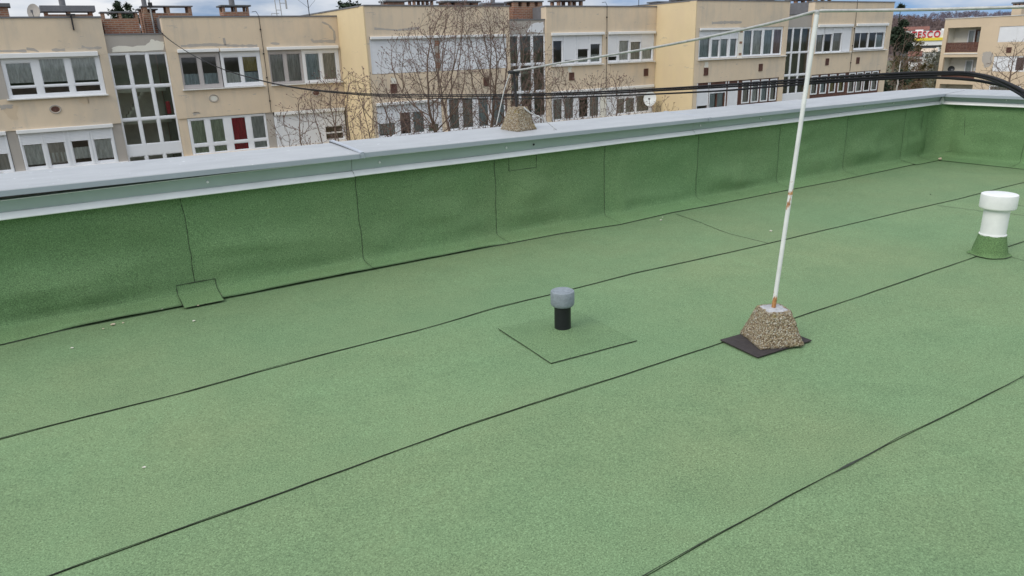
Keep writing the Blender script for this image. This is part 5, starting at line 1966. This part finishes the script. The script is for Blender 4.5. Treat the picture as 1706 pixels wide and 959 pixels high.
def clump(name, label, cat, c, rx, ry, h, mat, count, leaf, seed, shape='dome', base=-12, trunkm='bark', group=None, up=.0):
    """a crown of many small leaf or spray faces on short limbs round a trunk"""
    rnd = random.Random(seed)
    o = empty(name, (c[0], c[1], base))
    tag(o, label, cat, group)
    MB().tube([(c[0], c[1], base), (c[0] + .1, c[1], base + (c[2] + h - base) * .9)], [max(.12, rx * .07), .04], 7).build('trunk', MT[trunkm], o)
    m = MB()
    subs = []
    for _ in range(26):
        t = rnd.uniform(0, 1)
        a = rnd.uniform(0, 6.283)
        rr_ = (1 - t) ** .75 if shape == 'cone' else math.sqrt(max(0, 1 - (2 * t - 1) ** 2)) * .9 + .1
        q = rnd.uniform(.35, 1)
        subs.append((Vector((c[0] + rx * rr_ * q * math.cos(a), c[1] + ry * rr_ * q * math.sin(a), c[2] + h * t)), max(.18, rr_) * rx * rnd.uniform(.22, .5)))
        m.tube([(c[0], c[1], max(base, subs[-1][0].z - .4 * rx)), subs[-1][0]], [.05, .015], 4, cap=False)
    for _ in range(count):
        p0, s = rnd.choice(subs)
        p_ = p0 + Vector((rnd.gauss(0, .5), rnd.gauss(0, .5), rnd.gauss(0, .45))) * s
        q = Vector((rnd.gauss(0, 1), rnd.gauss(0, 1), rnd.gauss(0, .6))).normalized() * leaf * rnd.uniform(.5, 1.2)
        r_ = Vector((rnd.gauss(0, 1), rnd.gauss(0, 1), rnd.gauss(up, .7))).normalized() * leaf * rnd.uniform(.5, 1.4)
        m.add([p_ - q * .5, p_ + q * .5, p_ + r_], [(0, 1, 2)])
    m.build('crown', MT[mat], o)
    return o


def dirpt(px_, t, z=None):
    q = EYE + ray(*px_) * t
    return q


q = dirpt((1494, 60), 60)
clump('conifer_tree', 'tall dark green conifer right behind the end of the beige block', 'tree', (q.x, q.y, -8), 2.9, 2.9, 11.6, 'conifer', 14000, .24, 1, 'cone')
q = dirpt((1512, 70), 75)
clump('bare_shrub', 'tall russet-brown tree beside the dark conifer', 'tree', (q.x, q.y, -8), 1.9, 1.9, 9.6, 'olive', 3800, .20, 2, 'dome', up=.8)
for i, (pxl, t, w_, top_, mt_, la) in enumerate([((1500, 130), 66, 1.8, -2.0, 'russet', 'low russet-brown shrub at the foot of the dark conifer'), ((1522, 135), 84, 2.2, -3.2, 'russet', 'rounded brown shrub in the middle of the gap between the blocks'), ((1540, 122), 92, 2.6, -2.2, 'olive', 'dark olive bush in the gap between the blocks'), ((1556, 120), 100, 3.0, -1.2, 'greyshrub', 'tall grey-green shrub left of the balcony block'), ((1562, 140), 84, 2.0, -4.0, 'greyshrub', 'low grey-green bush at the left corner of the balcony block'), ((1550, 148), 76, 2.0, -4.2, 'russet', 'lowest brown bush just above the coping in the gap'), ((1530, 108), 130, 3.0, -2.6, 'russet', 'brown shrub below the small orange-roofed house'), ((1548, 96), 160, 3.2, -1.8, 'greyshrub', 'pale bare shrub below the shop front'), ((1565, 98), 150, 3.4, -1.0, 'greyshrub', 'grey tree at the shop side, beside the balcony block'), ((1512, 110), 120, 3.0, -1.6, 'russet', 'hazy brown shrub behind the birch')]):
    q = dirpt(pxl, t)
    clump('shrub', la, 'shrub', (q.x, q.y, -11.5), w_, w_, top_ + 11.5, mt_, 3200, .22, 30 + i, 'dome', group='shrubs in the gap between the blocks', up=.6)
q = dirpt((1503, 90), 58)
tree('birch_tree', 'white-barked birch with bare hanging twigs in front of the conifer', 'tree', (q.x - .3, q.y, -11), (q.x - .1, q.y, -4.6), vase(q.x + .2, q.y, -4.5, 1.4, 1.5, 420, 8), seed=21, stems=[(q.x - .1, q.y, -1.6), (q.x + .7, q.y, -2.6), (q.x - .9, q.y, -3.2)], bark='birch', buds=False, tip=.010, thick=.032, up=.3, step=.25)
q = dirpt((1688, 100), 62)
tree('bare_tree', 'tall bare tree in front of the shuttered windows of the balcony block', 'tree', (q.x, q.y, -11), (q.x, q.y, -5), vase(q.x, q.y, -5.2, .6, 2.1, 420, 9), seed=22, stems=[(q.x, q.y, -2)], buds=False, tip=.011, up=.35, step=.25, bark='twig')
q = dirpt((1655, 120), 62)
tree('bare_tree', 'thinner bare tree just right of the balconies', 'tree', (q.x, q.y, -11), (q.x, q.y, -6), vase(q.x, q.y, -5.6, -1.4, 1.4, 200, 10), seed=23, stems=[(q.x, q.y, -3.5)], buds=False, tip=.010, up=.35, step=.25, bark='twig')
# treetops beyond the left roofs
q = dirpt((205, 25), 62)
clump('conifer_tree', 'green treetop showing behind the low brick chimney at left', 'tree', (q.x, q.y, 1.0), 1.5, 1.5, onY(205, 5, q.y).z - 1, 'conifer', 5000, .22, 5, 'dome', up=.8)
q = dirpt((585, 12), 52)
clump('conifer_tree', 'dark pine branches showing over the corner where the left and middle sections meet', 'tree', (q.x, q.y, -4), 3.0, 2.4, onY(585, -40, q.y).z + 4, 'conifer', 5200, .30, 6, 'cone')
